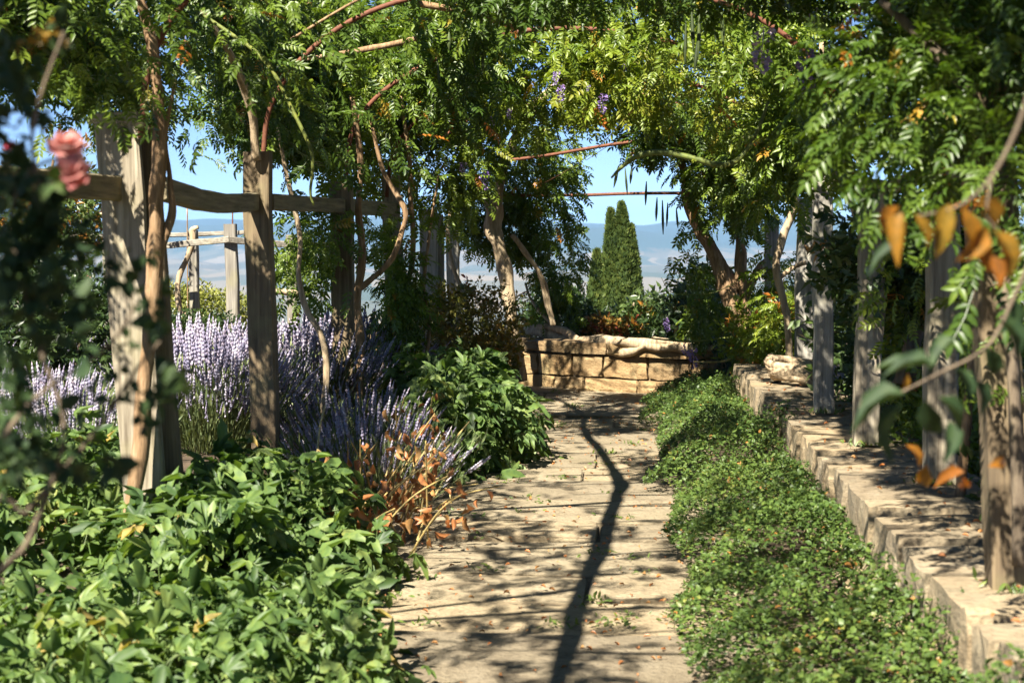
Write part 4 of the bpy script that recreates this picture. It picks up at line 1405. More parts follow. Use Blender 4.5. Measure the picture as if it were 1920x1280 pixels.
# shoots added across the hoops, mostly unseen, to stripe the path with shadow
for j in range(15):
    y_ = 2.2 + .47 * j + rng.normal(0, .1)
    xs = np.linspace(-1.9 + rng.uniform(0, .8), 1.0 - rng.uniform(0, .9), 5)
    pts = np.stack([xs, y_ + rng.normal(0, .06, 5) + rng.normal(0, .12) * (xs - xs[0]), 2.0 + 1.1 * np.sqrt(np.clip(1 - ((xs + .34) / 1.78) ** 2, 0, 1)) ** .8 + rng.normal(0, .03, 5)], 1)
    r_ = rng.uniform(.007, .016)
    part('shadow_shoot', tubes_mesh('shadow_shoot', [(pts, [r_, r_, r_ * .9, r_ * .8, r_ * .5])], M['bark'], 5, .1), vines[('L1', 'L2')[j % 2]])

# ------------------------------------------------------------------ lobed-leaf bushes
LOB = [lobed_leaf(5, 1, .6, .52), lobed_leaf(5, 2, .9, .42), lobed_leaf(3, 3, .7, .55), lobed_leaf(5, 4, .4, .6), lobed_leaf(3, 5, 1.1, .42), lobed_leaf(5, 6, .7, .36)]
for t_ in LOB:                                                      # longer, pointed, hanging blades
    t_['V'][:, 0] *= .88
    t_['V'][:, 1] *= 1.22
    t_['V'][:, 2] -= .22 * np.clip(t_['V'][:, 1], 0, 2) ** 2


def mound(label, name, cat, c, r, h, n_, tm, mats, s, tint, singles, group=None, up=.9, down=.25, inner=.42, zmin=.03, stems=None, lump=.4, seed=0):
    t = thing(name, label, cat, (c[0], c[1], ground_z(c[0], c[1])), group)
    d = unit(n_)
    d[:, 2] = np.abs(d[:, 2]) * .95 + .02
    rr = inner + (1 - inner) * rng.random(n_) ** .6
    lp = 1 + lump * (fbm(d * 2 + np.array([*c, 0]), 1.5, seed) - .5) * 2
    p = np.array([c[0], c[1], float(ground_z(c[0], c[1]))]) + d * np.array([r[0], r[1], h]) * (rr * lp)[:, None]
    p[:, 2] = np.maximum(p[:, 2], zmin)
    o = d / np.array([r[0], r[1], h])
    o /= np.linalg.norm(o, axis=1, keepdims=True)
    td, nn = leaf_dirs(o, down, .5, up)
    nn = nn + rng.normal(0, .3, nn.shape)
    tn = tint + (vnoise(p, 2.5, seed + 3) - .5) * .6 + rng.normal(0, .24, n_)
    foliage(t, tm, mats, p, td, nn, rng.uniform(s[0], s[1], n_), tn, singles)
    if stems:
        sp = []
        for i in range(stems):
            e = p[rng.integers(0, n_)]
            b = np.array([c[0] + (e[0] - c[0]) * .35, c[1] + (e[1] - c[1]) * .35, 0])
            sp.append(([b, (b + e) / 2 + [0, 0, .12], e], [.008, .006, .004]))
        part('stems', tubes_mesh('stems', sp, M['lav_stem'], 5, tint=.3), t)
    return t


LM = [M['lobed']]
mound('low spread of lobed green leaves filling the left front corner', 'leafy_bush', 'bush', (-1.74, 5.0), (1.15, 1.4), .46, 3200, LOB, LM, (.05, .12), .42, 300, 'lobed leaf bushes beside the path', stems=40, down=.45)
mound('tall mound of lobed green leaves right of the thick split post', 'leafy_bush', 'bush', (-1.72, 7.2), (.72, 1.25), .62, 2200, LOB, LM, (.06, .15), .42, 300, 'lobed leaf bushes beside the path', stems=30, seed=2, down=.5)
mound('lobed green leaves left of the thick split post below the lavender', 'leafy_bush', 'bush', (-2.75, 7.4), (.7, 1.2), .52, 1400, LOB, LM, (.06, .14), .45, 200, 'lobed leaf bushes beside the path', stems=16, seed=3, down=.45)
mound('dense dark lobed bush spilling on the path halfway along the left side', 'leafy_bush', 'bush', (-1.12, 11.9), (.60, 1.75), .86, 2000, LOB, LM, (.07, .15), .35, 260, 'lobed leaf bushes beside the path', stems=24, seed=4, down=.4)
mound('lobed leaf bush at the bottom left edge of the frame', 'leafy_bush', 'bush', (-1.75, 3.55), (.75, .75), .45, 1100, LOB, LM, (.05, .11), .45, 120, 'lobed leaf bushes beside the path', stems=16, seed=6)

# ------------------------------------------------------------------ lavender
LAV = [lavender_spike(i) for i in range(4)]
LVM = [M['lav_stem'], M['lav_flower']]


def lavender(label, c, r, n_, h, singles=60, lean=.5, tint=.5):
    zg = float(ground_z(c[0], c[1]))
    t = thing('lavender_bush', label, 'lavender', (c[0], c[1], zg), 'lavender bushes behind the left posts')
    a = rng.uniform(0, 6.283, n_)
    q = rng.random(n_) ** .5
    p = np.stack([c[0] + np.cos(a) * q * r[0] * .55, c[1] + np.sin(a) * q * r[1] * .55, np.full(n_, zg)], 1)
    td = np.stack([np.cos(a) * q * lean, np.sin(a) * q * lean, np.ones(n_)], 1) + rng.normal(0, .17, (n_, 3))
    s = h * rng.uniform(.55, 1.12, n_) * (1 - .18 * q ** 2)
    n_ = len(p)
    tn = tint + (vnoise(p, 3.0, 6) - .5) * .7 + rng.normal(0, .25, n_)
    foliage(t, LAV, LVM, p, td, rng.normal(size=(n_, 3)), s, tn, singles, 'flower_spike', 'flower_spikes')
    # grey-green narrow leaves in the lower half
    m = n_ * 5
    a = rng.uniform(0, 6.283, m)
    q = rng.random(m) ** .5
    hh = rng.random(m) * h * .72
    p = np.stack([c[0] + np.cos(a) * q * (r[0] * .55 + hh * lean), c[1] + np.sin(a) * q * (r[1] * .55 + hh * lean), zg + hh], 1)
    td = np.stack([np.cos(a) * q * .6, np.sin(a) * q * .6, np.ones(m)], 1) + rng.normal(0, .25, (m, 3))
    V, F, Mi, T = scatter_arrays([oval_leaf(False, .14)], np.zeros(m, int), p, basis(td, rng.normal(size=(m, 3))), rng.uniform(.06, .12, m), rng.random(m))
    part('foliage', mesh_from('foliage', V, F, [M['lav_stem']], Mi, T), t, kind='stuff')


lavender('tall lavender just right of the thick split post in full bloom', (-2.75, 10.6), (.75, .8), 620, .80)
lavender('lavender in bloom at the left edge behind the dark rose leaves', (-3.55, 9.4), (.8, .8), 560, .66)
lavender('pale lavender low between the left edge and the thick split post', (-3.0, 8.7), (.7, .6), 420, .60)
lavender('lavender behind the dark brown post, its spikes against the yellow shrubs', (-3.2, 12.2), (.9, .8), 620, .78)
lavender('lavender between the dark brown post and the forked vine post', (-2.35, 11.7), (.7, .7), 560, .88)
lavender('far lavender on the left behind the thick split post', (-4.4, 12.0), (.9, .9), 520, .70)
lavender('lavender at the far left below the fence', (-5.2, 13.4), (.9, .9), 460, .75)
lavender('lavender seen between the forked vine post and the leaf covered post', (-2.25, 13.6), (.7, .8), 460, .85)
lavender('fallen lavender leaning onto the path among dry orange stalks', (-1.45, 9.5), (.55, .7), 330, .60, lean=.95, tint=.6)
lavender('lavender leaning out beside the forked vine post foot', (-1.72, 10.6), (.5, .6), 300, .66, lean=.8)

# dry orange plant
dp = thing('dry_plant', 'dried plant with orange curled leaves and straw stalks at the left path edge', 'plant', (-1.25, 8.9, 0))
sp, lp_, ld = [], [], []
for i in range(46):
    b = np.array([rng.normal(-1.30, .15), rng.normal(8.8, .5), 0])
    e = b + np.array([rng.normal(.18, .2), rng.normal(-.2, .25), rng.uniform(.2, .62)])
    sp.append(([b, (b + e) / 2 + [0, 0, .06], e], [.006, .005, .003]))
    for q in range(rng.integers(3, 10)):
        f = rng.uniform(.3, 1)
        lp_.append(b + (e - b) * f + rng.normal(0, .03, 3))
        ld.append(rng.normal(0, .5, 3) + [0, 0, -.8])
part('stalks', tubes_mesh('stalks', sp, M['straw'], 5, tint=.5), dp)
foliage(dp, [oval_leaf(True, .45, .6)], [M['dry_leaf']], np.array(lp_), np.array(ld), rng.normal(size=(len(lp_), 3)), rng.uniform(.05, .09, len(lp_)), rng.random(len(lp_)), 150)
sp = []
for a, b, c in (((620, 1060), (700, 1000), (880, 790)), ((700, 1070), (780, 1010), (850, 930)), ((560, 950), (620, 920), (700, 880)), ((770, 1060), (800, 960), (845, 880)), ((590, 900), (600, 800), (610, 760))):
    sp.append((pp([a, b, c], [8.0, 8.4, 9.0]), [.007, .006, .004]))
part('stalks', tubes_mesh('stalks', sp, M['straw'], 5, tint=.8), dp)

# ------------------------------------------------------------------ ground cover on the right of the path
GL = [oval_leaf(True, .55, .15), oval_leaf(True, .7, .1), sprig(5, 4, .6, True, .6)]
n_ = 62000
y = 3.0 + 13.2 * rng.random(n_) ** 1.15
x = rng.uniform(.16, 1.12, n_)
le = np.interp(y, [3, 6, 8, 11, 14, 16.5], [.33, .30, .27, .27, .30, .42]) + (vnoise(np.stack([0 * y, y, 0 * y], 1), 2.6, 4) - .5) * .22
u = (x - le) / (1.1 - le)
keep = u > 0
x, y, u = x[keep], y[keep], u[keep]
pz = np.stack([x, y, 0 * x], 1)
hgt_ = (.07 + .24 * np.sin(np.clip(u, 0, 1) * math.pi * .62) ** .7) * (.55 + .9 * fbm(pz, 2.1, 12)) * np.interp(y, [3, 12, 14, 17], [1, 1.1, .9, .45]) * (.6 + .9 * vnoise(pz, 4.5, 31))
z = hgt_ * (1 - .45 * rng.random(len(x)) ** 2)
n_ = len(x)
td = unit(n_) * [1, 1, .5] + [-.15, -.2, .25]
nn = rng.normal(0, .38, (n_, 3)) + np.stack([-.6 * np.clip(.45 - u, 0, 1), 0 * u - .15, 1 + 0 * u], 1)
V, F, Mi, T = scatter_arrays(GL, rng.choice(3, n_, p=[.5, .35, .15]), np.stack([x, y, z], 1), basis(td, nn), rng.uniform(.014, .034, n_), np.where(rng.random(n_) < .012, 1, np.clip(.45 + (vnoise(pz, 3, 9) - .5) * .6 + rng.normal(0, .22, n_), 0, .97)))
tag(part('ground_cover', mesh_from('ground_cover', V, F, [M['ground_leaf']], Mi, T), None), kind='stuff')
# weeds in the path joints and on the coping
n_ = 900
cl = rng.integers(0, 46, n_)
ccx, ccy = rng.uniform(-1.0, .35, 46), 6.5 + 10.5 * rng.random(46) ** 1.1
x, y = ccx[cl] + rng.normal(0, .05, n_), ccy[cl] + rng.normal(0, .035, n_)
V, F, Mi, T = scatter_arrays([oval_leaf(True, .35, .1)], np.zeros(n_, int), np.stack([x, y, np.full(n_, .004)], 1), basis(unit(n_) * [1, 1, .6] + [0, 0, .35], rng.normal(0, .4, (n_, 3)) + [0, -.2, 1]), rng.uniform(.02, .045, n_), rng.random(n_))
tag(part('path_weeds', mesh_from('path_weeds', V, F, [M['grass']], Mi, T), None), kind='stuff')
n_ = 700
ft = np.array([(*a_[0][:2], .50) for a_ in right_posts[:5]] + [(1.62, y_, .48) for y_ in (5.8, 6.4, 7.9, 9.3, 11, 11.8)])
fi = rng.integers(0, len(ft), n_)
V, F, Mi, T = scatter_arrays([oval_leaf(True, .3, .1)], np.zeros(n_, int), ft[fi] + rng.normal(0, 1, (n_, 3)) * [.065, .06, .0] + [0, -.03, .0], basis(unit(n_) * [1, 1, .5] + [0, 0, .8], rng.normal(0, .4, (n_, 3)) + [0, -.5, .5]), rng.uniform(.02, .055, n_), rng.random(n_))
tag(part('coping_weeds', mesh_from('coping_weeds', V, F, [M['grass']], Mi, T), None), kind='stuff')
# fallen leaves, petals and twigs on the paving and the coping
n_ = 1000
x = np.concatenate([rng.uniform(-1.05, .4, 700), rng.uniform(1.1, 1.7, 300)])
y = rng.uniform(4.5, 16, n_)
z = np.where(x > 1, .512, .010)
V, F, Mi, T = scatter_arrays([oval_leaf(True, .5, .5)], np.zeros(n_, int), np.stack([x, y, z], 1), basis(unit(n_) * [1, 1, .1], rng.normal(0, .3, (n_, 3)) + [0, 0, 1]), rng.uniform(.012, .034, n_), rng.random(n_))
tag(part('fallen_leaves', mesh_from('fallen_leaves', V, F, [M['dry_leaf']], Mi, T), None), kind='stuff')


# ------------------------------------------------------------------ shrubs
SP = [sprig(8, i, .42, False, .40) for i in range(3)]


def shrub(label, name, cat, centers, mats, s, singles=0, group=None, tm=None, stems=True):
    c0 = centers[0][0]
    base = np.array([c0[0], c0[1], float(ground_z(c0[0], c0[1]))])
    t = thing(name, label, cat, base, group)
    Ps, Os, T = [], [], []
    sp = []
    for j, (c, r, n_, tn) in enumerate(centers):
        p, o = ellipsoid_pts(n_, c, r, .35, seed=int(abs(c[0] * 91 + c[1] * 17)) + j)
        Ps.append(p)
        Os.append(o)
        T.append(tn + (vnoise(p, 3, 5) - .5) * .6 + rng.normal(0, .15, n_))
        b = base + rng.normal(0, .06, 3) * [1, 1, 0]
        sp.append(([b, (b + c) / 2 + rng.normal(0, .05, 3), np.asarray(c)], [.02, .015, .008]))
    p, o = np.concatenate(Ps), np.concatenate(Os)
    td, nn = leaf_dirs(o, .0, .6, .7)
    if stems:
        part('stem', tubes_mesh('stem', sp, M['bark_dark'], 6, .1), t)
    foliage(t, tm or SP, mats, p, td, nn, rng.uniform(s[0], s[1], len(p)), np.concatenate(T), singles, 'sprig' if not tm else 'leaf')
    return t


SH = [M['shrub_leaf']]
shrub('spirea bush turning yellow and red at the left end of the far wall', 'spirea_bush', 'bush', [(P(880, 612, 15.6), (.45, .4, .34), 560, .5), (P(845, 605, 15.2), (.3, .3, .3), 240, .3), (P(905, 685, 15.8), (.3, .3, .26), 280, .15), (P(930, 660, 16.0), (.14, .2, .16), 90, .2)], [M['spirea_leaf']], (.10, .18), 60)
shrub('bright green shrubs behind the right half of the far wall', 'shrub', 'shrub', [(P(1235, 618, 18.3), (.4, .4, .26), 320, .7), (P(1175, 634, 18.6), (.4, .35, .18), 240, .7), (P(1295, 614, 17.8), (.36, .4, .30), 260, .35)], SH, (.16, .28), 80, 'shrubs beyond the far wall')
shrub('dark green shrub at the foot of the cypress left side', 'shrub', 'shrub', [(P(1060, 605, 18.9), (.36, .4, .30), 300, .15), (P(1105, 628, 18.8), (.3, .35, .13), 180, .3), (P(1040, 600, 19.3), (.35, .3, .35), 200, .2)], SH, (.16, .26), 60, 'shrubs beyond the far wall')
shrub('orange leaved low shrub right behind the far wall below the cypress', 'shrub', 'shrub', [(P(1135, 625, 18.3), (.28, .25, .1), 130, .8), (P(1165, 628, 18.2), (.25, .25, .09), 90, .9)], [M['spirea_leaf']], (.10, .18), 40, 'shrubs beyond the far wall')
shrub('dark glossy shrub under the forked trunk at the right end of the far wall', 'shrub', 'shrub', [(P(1330, 585, 17.2), (.4, .4, .4), 330, .15), (P(1365, 640, 16.3), (.28, .3, .25), 180, .15)], SH, (.16, .26), 60, 'shrubs beyond the far wall')
shrub('sunny green shrub behind the right posts and the slim grey post', 'shrub', 'shrub', [((2.0, 11.2, 1.0), (.5, .7, .55), 620, .55), ((2.1, 10.0, .85), (.45, .6, .4), 420, .65), ((2.25, 12.6, 1.1), (.5, .7, .6), 480, .45)], SH, (.16, .27), 120, 'shrubs behind the right wall')
shrub('low yellow green shrub behind the coping near the gnarled tree', 'shrub', 'shrub', [((1.95, 8.6, .62), (.35, .6, .26), 380, .75), ((2.2, 9.3, .75), (.35, .5, .35), 260, .6)], [M['wisteria']], (.12, .20), 100, 'shrubs behind the right wall')
shrub('shaded shrub with some orange leaves behind the nearest right posts', 'shrub', 'shrub', [((2.05, 6.7, .72), (.4, .7, .33), 420, .5), ((2.0, 5.6, .75), (.3, .5, .3), 260, .4)], SH, (.13, .22), 100, 'shrubs behind the right wall')
shrub('leafy shrub between the farthest right post and the end of the right wall', 'shrub', 'shrub', [((1.35, 14.9, .62), (.28, .4, .30), 260, .7), ((1.55, 14.2, .7), (.25, .4, .25), 200, .75)], [M['wisteria']], (.14, .22), 80, 'shrubs behind the right wall')
shrub('tall dark rosemary like bush at the left edge in front of the lavender', 'shrub', 'shrub', [(P(90, 590, 10.8), (.45, .5, .42), 520, .2), (P(150, 640, 10.6), (.35, .4, .3), 320, .25), (P(30, 600, 11.0), (.35, .4, .3), 260, .25)], SH, (.12, .2), 100)
shrub('yellow green shrubs beyond the fence in the gap left of the dark brown post', 'shrub', 'shrub', [(P(340, 580, 18.6), (.35, .4, .24), 320, .5), (P(400, 585, 18.8), (.4, .4, .24), 360, .6), (P(460, 590, 18.8), (.3, .4, .2), 240, .5), (P(310, 590, 18.5), (.3, .4, .2), 160, .5)], [M['yellow_leaf']], (.10, .18), 40)
shrub('dark clipped hedge top behind the lavender spikes', 'hedge', 'hedge', [(P(370, 612, 15.5), (.45, .25, .06), 300, .1), (P(310, 612, 15.5), (.35, .25, .05), 180, .1)], SH, (.08, .14), 0)
# mid-left small tree beyond the fence
tr = shrub('small light green tree leaning over the fence at the far left', 'tree', 'tree', [(P(110, 400, 15.8), (.55, .5, .30), 300, .8), (P(40, 380, 15.6), (.5, .5, .35), 260, .75), (P(140, 430, 15.8), (.30, .4, .16), 110, .85), (P(190, 300, 16), (.35, .4, .2), 60, .8)], [M['shrub_leaf']], (.14, .24), 60, stems=False)
b = np.array(tr.location)
part('trunk', tubes_mesh('trunk', [([b, P(85, 520, 15.8), P(88, 400, 15.8), P(100, 300, 15.8)], [.03, .028, .025, .012]), ([P(86, 450, 15.8), P(120, 410, 15.8), P(165, 390, 15.8)], [.015, .012, .006])], M['bark'], 7, .1), tr)
# gnarled tree behind the right wall
gt = shrub('small gnarled dark trunked tree behind the right wall', 'tree', 'tree', [(P(1700, 500, 8.9), (.34, .4, .24), 230, .5), (P(1765, 480, 8.8), (.3, .4, .22), 170, .45), (P(1650, 455, 9.2), (.25, .3, .2), 110, .5)], SH, (.14, .24), 60, stems=False)
b = np.array(gt.location)
part('trunk', tubes_mesh('trunk', [([P(1700, 720, 9.0), P(1706, 660, 9.0), P(1712, 625, 9.0), P(1708, 590, 9.0), P(1685, 545, 9.0), P(1665, 480, 9.0)], [.07, .055, .05, .042, .028, .016]), ([P(1710, 610, 9.0), P(1728, 575, 9.0), P(1740, 530, 9.0), P(1750, 470, 9)], [.036, .026, .02, .012])], M['bark_dark'], 9, .3, .3), gt)

# ------------------------------------------------------------------ garden fence on the left
fence = thing('wooden_fence', 'weathered two rail wooden fence with a vine stem twisting up one post, beyond the lavender', 'fence', P(300, 600, 17) * [1, 1, 0])
for (x, yt, w, D) in ((432, 420, .15, 16.6), (361, 432, .12, 17.2), (75, 424, .125, 16.2), (200, 440, .12, 17.6), (26, 420, .09, 17.4), (545, 440, .12, 17.4)):
    p1 = P(x, yt, D)
    p0 = p1.copy()
    p0[2] = 0
    p0[0] += .03
    part('post', board_mesh('post', p0, p1, w * .82, w * .75, M['fence_timber'], seed=int(x), wob=.006), fence)
for (pts, w) in ((((8, 452, 16.05), (75, 453, 16.1), (200, 463, 16.6)), .085), (((200, 463, 16.6), (320, 459, 16.7), (430, 449, 16.48)), .085), (((430, 449, 16.48), (520, 457, 16.8), (640, 462, 17.2)), .085), (((0, 438, 17.7), (120, 441, 17.75), (260, 441, 17.8)), .06), (((260, 441, 17.8), (380, 439, 17.6), (470, 435, 17.5)), .06)):
    q3 = [P(*t_) for t_ in pts]
    part('rail', board_mesh('rail', q3[0], q3[2], .035, w * .8, M['fence_rail'], up=(0, 0, 1), seg=8, seed=int(pts[0][0] + 3), bow=q3[1] - (q3[0] + q3[2]) / 2, wob=.004), fence)
part('vine_stem', tubes_mesh('vine_stem', [(pp([(358, 594), (340, 585), (334, 560), (336, 520), (352, 480), (362, 450), (360, 432), (372, 426)], 16.9), [.025, .028, .028, .028, .030, .030, .026, .018])], M['bark_pale'], 7, .2), fence)
o = part('garden_stake', tubes_mesh('garden_stake', [([P(352, 600, 17.5), P(351, 390, 17.5)], [.008, .008])], M['bark'], 5), None)
tag(o, 'thin dark stake rising beside the vine twisted fence post', 'stake')
o = part('garden_stake', tubes_mesh('garden_stake', [([P(436, 600, 17.4), P(436, 390, 17.4)], [.01, .008])], M['rust'], 5), None)
tag(o, 'thin rusty stake rising behind the thick fence post next to the dark brown post', 'stake')
o = part('log', tubes_mesh('log', [(pp([(515, 546), (545, 548), (580, 552)], 14.6), [.03, .032, .028])], M['bark_pale'], 8, .2), None)
tag(o, 'short branch lying level above the lavender right of the dark brown post', 'branch')

# ------------------------------------------------------------------ Italian cypress
cy = thing('cypress_tree', 'dark green pointed cypress with several spires beyond the far wall', 'tree', g0(P(1150, 700, 21)))
cs_, co_, cn_ = [], [], []
for (x, yt, yb, w, n_) in ((1166, 386, 640, 66, 7000), (1183, 428, 640, 44, 3400), (1145, 398, 640, 38, 3600), (1119, 474, 640, 42, 3200), (1156, 420, 640, 62, 4800), (1190, 510, 640, 44, 2200), (1108, 545, 640, 38, 1600)):
    top, bot = P(x, yt, 21), P(x + 2, yb, 21)
    H = top[2] - bot[2] + .5
    rmax = 1.14 * w / 2 * 21 / FPX
    t = rng.random(n_) ** .85
    a = rng.uniform(0, 6.283, n_)
    strk = .82 + .36 * vnoise(np.stack([np.cos(a) * 2.2 + x, np.sin(a) * 2.2, t * 3.0], 1), 1.6, 3)
    rr = rmax * (1 - (1 - t) ** 0) if False else rmax * np.clip((1 - t) * 1.75, 0, 1) ** .82 * strk * rng.uniform(.72, 1.0, n_)
    p = np.stack([bot[0] + np.cos(a) * rr + (top[0] - bot[0]) * t, 21 + np.sin(a) * rr, bot[2] - .5 + t * H], 1)
    cs_.append(p)
    co_.append(np.stack([np.cos(a), np.sin(a), 0 * a], 1))
p, o_ = np.concatenate(cs_), np.concatenate(co_)
SPRAY = join_t([xform(oval_leaf(False, .35, .3), basis(d, nn_)[0], off, sc_) for d, nn_, off, sc_ in (((0, 1, 0), (0, 0, 1), (0, 0, 0), 1), ((.45, 1, .1), (0, .2, 1), (0, .2, 0), .75), ((-.45, 1, .1), (0, .2, 1), (0, .15, 0), .75), ((0, 1, .5), (1, 0, 0), (0, .1, 0), .7))])
td = o_ * .35 + [0, 0, 1] + rng.normal(0, .22, p.shape)
tn = .5 + (vnoise(p, 6, 2) - .5) * .7 + rng.normal(0, .18, len(p))
part('trunk', tubes_mesh('trunk', [([g0(P(1150, 700, 21), -.3), P(1155, 600, 21), P(1163, 480, 21)], [.12, .1, .03])], M['bark_dark'], 8, .1), cy)
V, F, Mi, T = scatter_arrays([SPRAY], np.zeros(len(p), int), p, basis(td, o_ + rng.normal(0, .4, p.shape)), rng.uniform(.05, .10, len(p)), np.clip(tn, 0, 1))
part('crown', mesh_from('crown', V, F, [M['cypress_leaf']], Mi, T), cy, kind='stuff')

# ------------------------------------------------------------------ foreground: rose at the left, autumn leaves at the right
rb = thing('rose_bush', 'out of focus dark rose bush with pink blooms at the left front edge', 'rose bush', (-1.05, 2.3, 0))
stems = [(pp([(-40, 1250), (60, 1000), (120, 800), (60, 600), (90, 430), (60, 250), (120, 60)], 2.3), [.008, .008, .007, .007, .006, .005, .004]),
         (pp([(-60, 1100), (20, 800), (200, 650), (260, 560)], 2.25), [.007, .007, .005, .004]),
         (pp([(-20, 1060), (50, 960), (100, 900), (170, 820), (250, 700), (300, 640)], 2.35), [.008, .008, .007, .006, .005, .004]),
         (pp([(60, 600), (20, 420), (60, 320), (140, 290)], 2.3), [.006, .005, .005, .005]),
         (pp([(-60, 120), (30, 170), (120, 220), (210, 230), (270, 235)], 2.5), [.0025, .0025, .002, .002, .0015])]
stems = [([g0(s_[0][0], .0)] + s_[0], [s_[1][0]] + s_[1]) if i < 3 else s_ for i, s_ in enumerate(stems)]
part('stems', tubes_mesh('stems', [(a_, [r_ * .6 for r_ in b_]) for a_, b_ in stems], M['bark_dark'], 6, .08), rb)
RS = [sprig(5, 31, .62, True, .62), sprig(5, 32, .62, True, .6)]
pos = []
for (x, y_, D, sx, sy, n_) in ((50, 500, 2.9, 75, 60, 34), (50, 370, 3.0, 75, 30, 30), (20, 240, 3.1, 50, 50, 16), (60, 620, 2.8, 65, 40, 16), (20, 760, 2.9, 50, 60, 16), (240, 700, 3.1, 30, 50, 7), (110, 850, 2.9, 90, 25, 20), (290, 590, 3.0, 20, 20, 4), (170, 510, 3.0, 50, 15, 6), (40, 90, 3.2, 50, 50, 12), (300, 680, 3.1, 20, 30, 5)):
    for i in range(n_):
        pos.append(P(x + rng.normal(0, sx * .6), y_ + rng.normal(0, sy * .6), (D - 2.9) * .7 + 2.25 + rng.normal(0, .08)))
pos = np.array(pos)
o_ = unit(len(pos))
td, nn = leaf_dirs(o_, .25, .4, .8)
foliage(rb, RS, [M['rose_leaf']], pos, td, nn, rng.uniform(.04, .066, len(pos)), rng.normal(.15, .25, len(pos)), 250, 'leaf_spray')


def rose(parent, c, R, mat, seed, tilt=(0, -.6, .6)):
    r = np.random.default_rng(seed)
    ax = basis((0, 0, 1), (0, 1, 0))
    zz = np.array(tilt, float)
    zz /= np.linalg.norm(zz)
    u = np.cross(zz, [.3, .2, .9])
    u /= np.linalg.norm(u)
    w = np.cross(zz, u)
    out = []
    pet = lobed_leaf(1, seed, .9, .12)
    for ring, (cnt, op, sc_) in enumerate(((6, 1.1, 1.0), (6, .75, .85), (5, .45, .7), (4, .2, .5))):
        for j in range(cnt):
            a = 6.283 * j / cnt + ring * .5 + r.normal(0, .12)
            d = (u * math.cos(a) + w * math.sin(a)) * math.sin(op) + zz * math.cos(op)
            nn_ = zz * math.sin(op) - (u * math.cos(a) + w * math.sin(a)) * math.cos(op)
            out.append(xform(pet, basis(d, nn_)[0], np.asarray(c) + zz * ring * R * .05, R * sc_ * r.uniform(.85, 1.1)))
    t = join_t(out)
    part('bloom', mesh_from('bloom', t['V'], t['F'], [mat], None, np.clip(.5 + r.normal(0, .3, len(t['V'])), 0, 1)), parent)


rose(rb, P(132, 325, 2.25), .042, M['rose_petal'], 3)
rose(rb, P(122, 275, 2.3), .036, M['rose_petal'], 4, (.1, -.4, .8))
rose(rb, P(20, 272, 2.4), .012, M['red_petal'], 7)
pale = [P(x_, y_, 2.4) for x_, y_ in ((60, 45), (80, 60), (95, 72), (120, 78), (70, 80), (105, 60), (130, 70))]
foliage(rb, [sprig(5, 33, .6, True, .5)], [M['autumn_leaf']], np.array(pale), rng.normal(0, 1, (7, 3)) + [0, -.3, -.4], rng.normal(0, .5, (7, 3)) + [0, -.6, .7], rng.uniform(.02, .034, 7), np.full(7, .3), 7, 'pale_leaf_spray')

# small red bloom out in the bed
rr_ = thing('red_rose', 'small red rose in the bed below the fence at the left', 'rose', g0(P(78, 560, 12.5), .2))
part('stem', tubes_mesh('stem', [([g0(P(78, 560, 12.5), .2), P(80, 560, 12.5), P(78, 516, 12.5)], [.006, .005, .004])], M['lav_stem'], 5, tint=.2), rr_)
rose(rr_, P(78, 513, 12.4), .045, M['red_petal'], 11)
rose(rr_, P(166, 520, 12.4), .03, M['rose_petal'], 12)

# young branch hanging close to the camera on the right
yb = thing('wisteria_branch', 'out of focus branch with large orange autumn leaves and dark leaves close on the right', 'branch', P(1900, 300, 3.0))
part('twig', tubes_mesh('twig', [(pp([(1960, 60), (1915, 220), (1860, 330), (1800, 385), (1720, 405)], 2.4), [.004, .004, .003, .0025, .002]), (pp([(1860, 330), (1850, 400), (1870, 430)], 2.4), [.0025, .002, .0015])], M['bark_dark'], 6), yb)
part('twig', tubes_mesh('twig', [(pp([(1960, 420), (1900, 560), (1850, 650), (1760, 700), (1680, 740)], 2.7), [.004, .004, .003, .0025, .002])], M['bark_dark'], 6), yb)
def curled(wid, seed):
    t_ = join_t([xform(oval_leaf(True, wid, .6), np.eye(3), (0, 0, 0), 1)])
    r = np.random.default_rng(seed)
    V_ = t_['V'].copy()
    V_[:, 2] += -.35 * V_[:, 1] ** 2 + r.normal(0, .03, len(V_))
    V_[:, 0] += .12 * np.sin(V_[:, 1] * 3 + seed)
    return dict(V=V_, F=t_['F'], M=t_['M'])


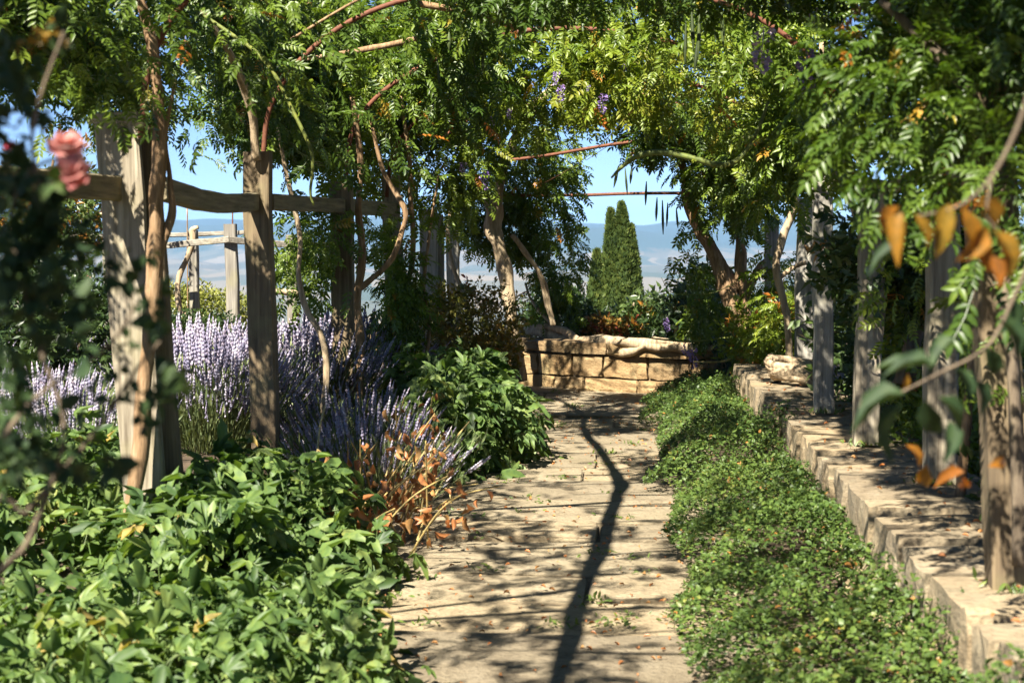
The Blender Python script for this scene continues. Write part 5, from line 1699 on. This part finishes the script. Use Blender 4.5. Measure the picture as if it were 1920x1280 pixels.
OV = [curled(.42, 1), curled(.36, 2), curled(.5, 3)]
lp_, ls_, ld_, ln_, lt_ = [], [], [], [], []
for (x, y_, dx, dy, L, D, tn) in ((1700, 400, -40, 90, .095, 3.0, .5), (1722, 398, 20, 60, .07, 3.0, .4), (1690, 392, -50, 40, .07, 3.0, .7), (1790, 385, -35, 85, .10, 3.0, .3), (1815, 385, 10, 100, .11, 3.0, .6), (1830, 375, 60, 50, .085, 3.0, .5), (1840, 430, 10, 90, .10, 2.95, .7), (1868, 428, 45, 70, .10, 2.95, .4), (1850, 425, -45, 55, .08, 2.95, .6), (1860, 480, 10, 60, .06, 2.95, .8),
                                  (1810, 890, -60, 10, .08, 3.6, .8), (1810, 890, 5, 60, .07, 3.6, .9), (1740, 870, -20, 50, .08, 3.8, .6), (1700, 830, 60, 60, .07, 3.8, .7), (1850, 870, 60, -10, .07, 3.6, .7), (1705, 700, -15, 40, .05, 3.8, .5)):
    lp_.append(P(x, y_, D * .8))
    ld_.append((dx, rng.normal(0, 20), -dy))
    ln_.append((rng.normal(0, .3), -.9, .5))
    ls_.append(L * .74)
    lt_.append(tn)
foliage(yb, OV, [M['autumn_leaf']], np.array(lp_), np.array(ld_, float), np.array(ln_), np.array(ls_), np.array(lt_), 60)
lp_, ls_, ld_, ln_, lt_ = [], [], [], [], []
for (x, y_, dx, dy, L, D) in ((1700, 745, -80, 10, .085, 2.3), (1692, 765, -60, 70, .085, 2.3), (1735, 745, 10, 70, .075, 2.4), (1750, 690, -60, -20, .07, 2.5), (1790, 690, 40, 40, .06, 2.5), (1800, 640, -50, 20, .07, 2.6), (1845, 650, 20, 50, .06, 2.6), (1760, 740, 60, 40, .065, 2.5), (1870, 600, 40, 30, .07, 2.7), (1690, 470, -50, 10, .06, 2.7), (1720, 690, -60, -30, .06, 2.6), (1900, 560, 20, 60, .07, 2.7), (1830, 710, 40, 60, .06, 2.6), (1780, 790, -10, 60, .06, 2.6)):
    lp_.append(P(x, y_, D))
    ld_.append((dx, rng.normal(0, 25), -dy))
    ln_.append((rng.normal(0, .3), -.45, .8))
    ls_.append(L)
    lt_.append(rng.uniform(0, .4))
foliage(yb, OV, [M['rose_leaf']], np.array(lp_), np.array(ld_, float), np.array(ln_), np.array(ls_), np.array(lt_), 60, 'dark_leaf')
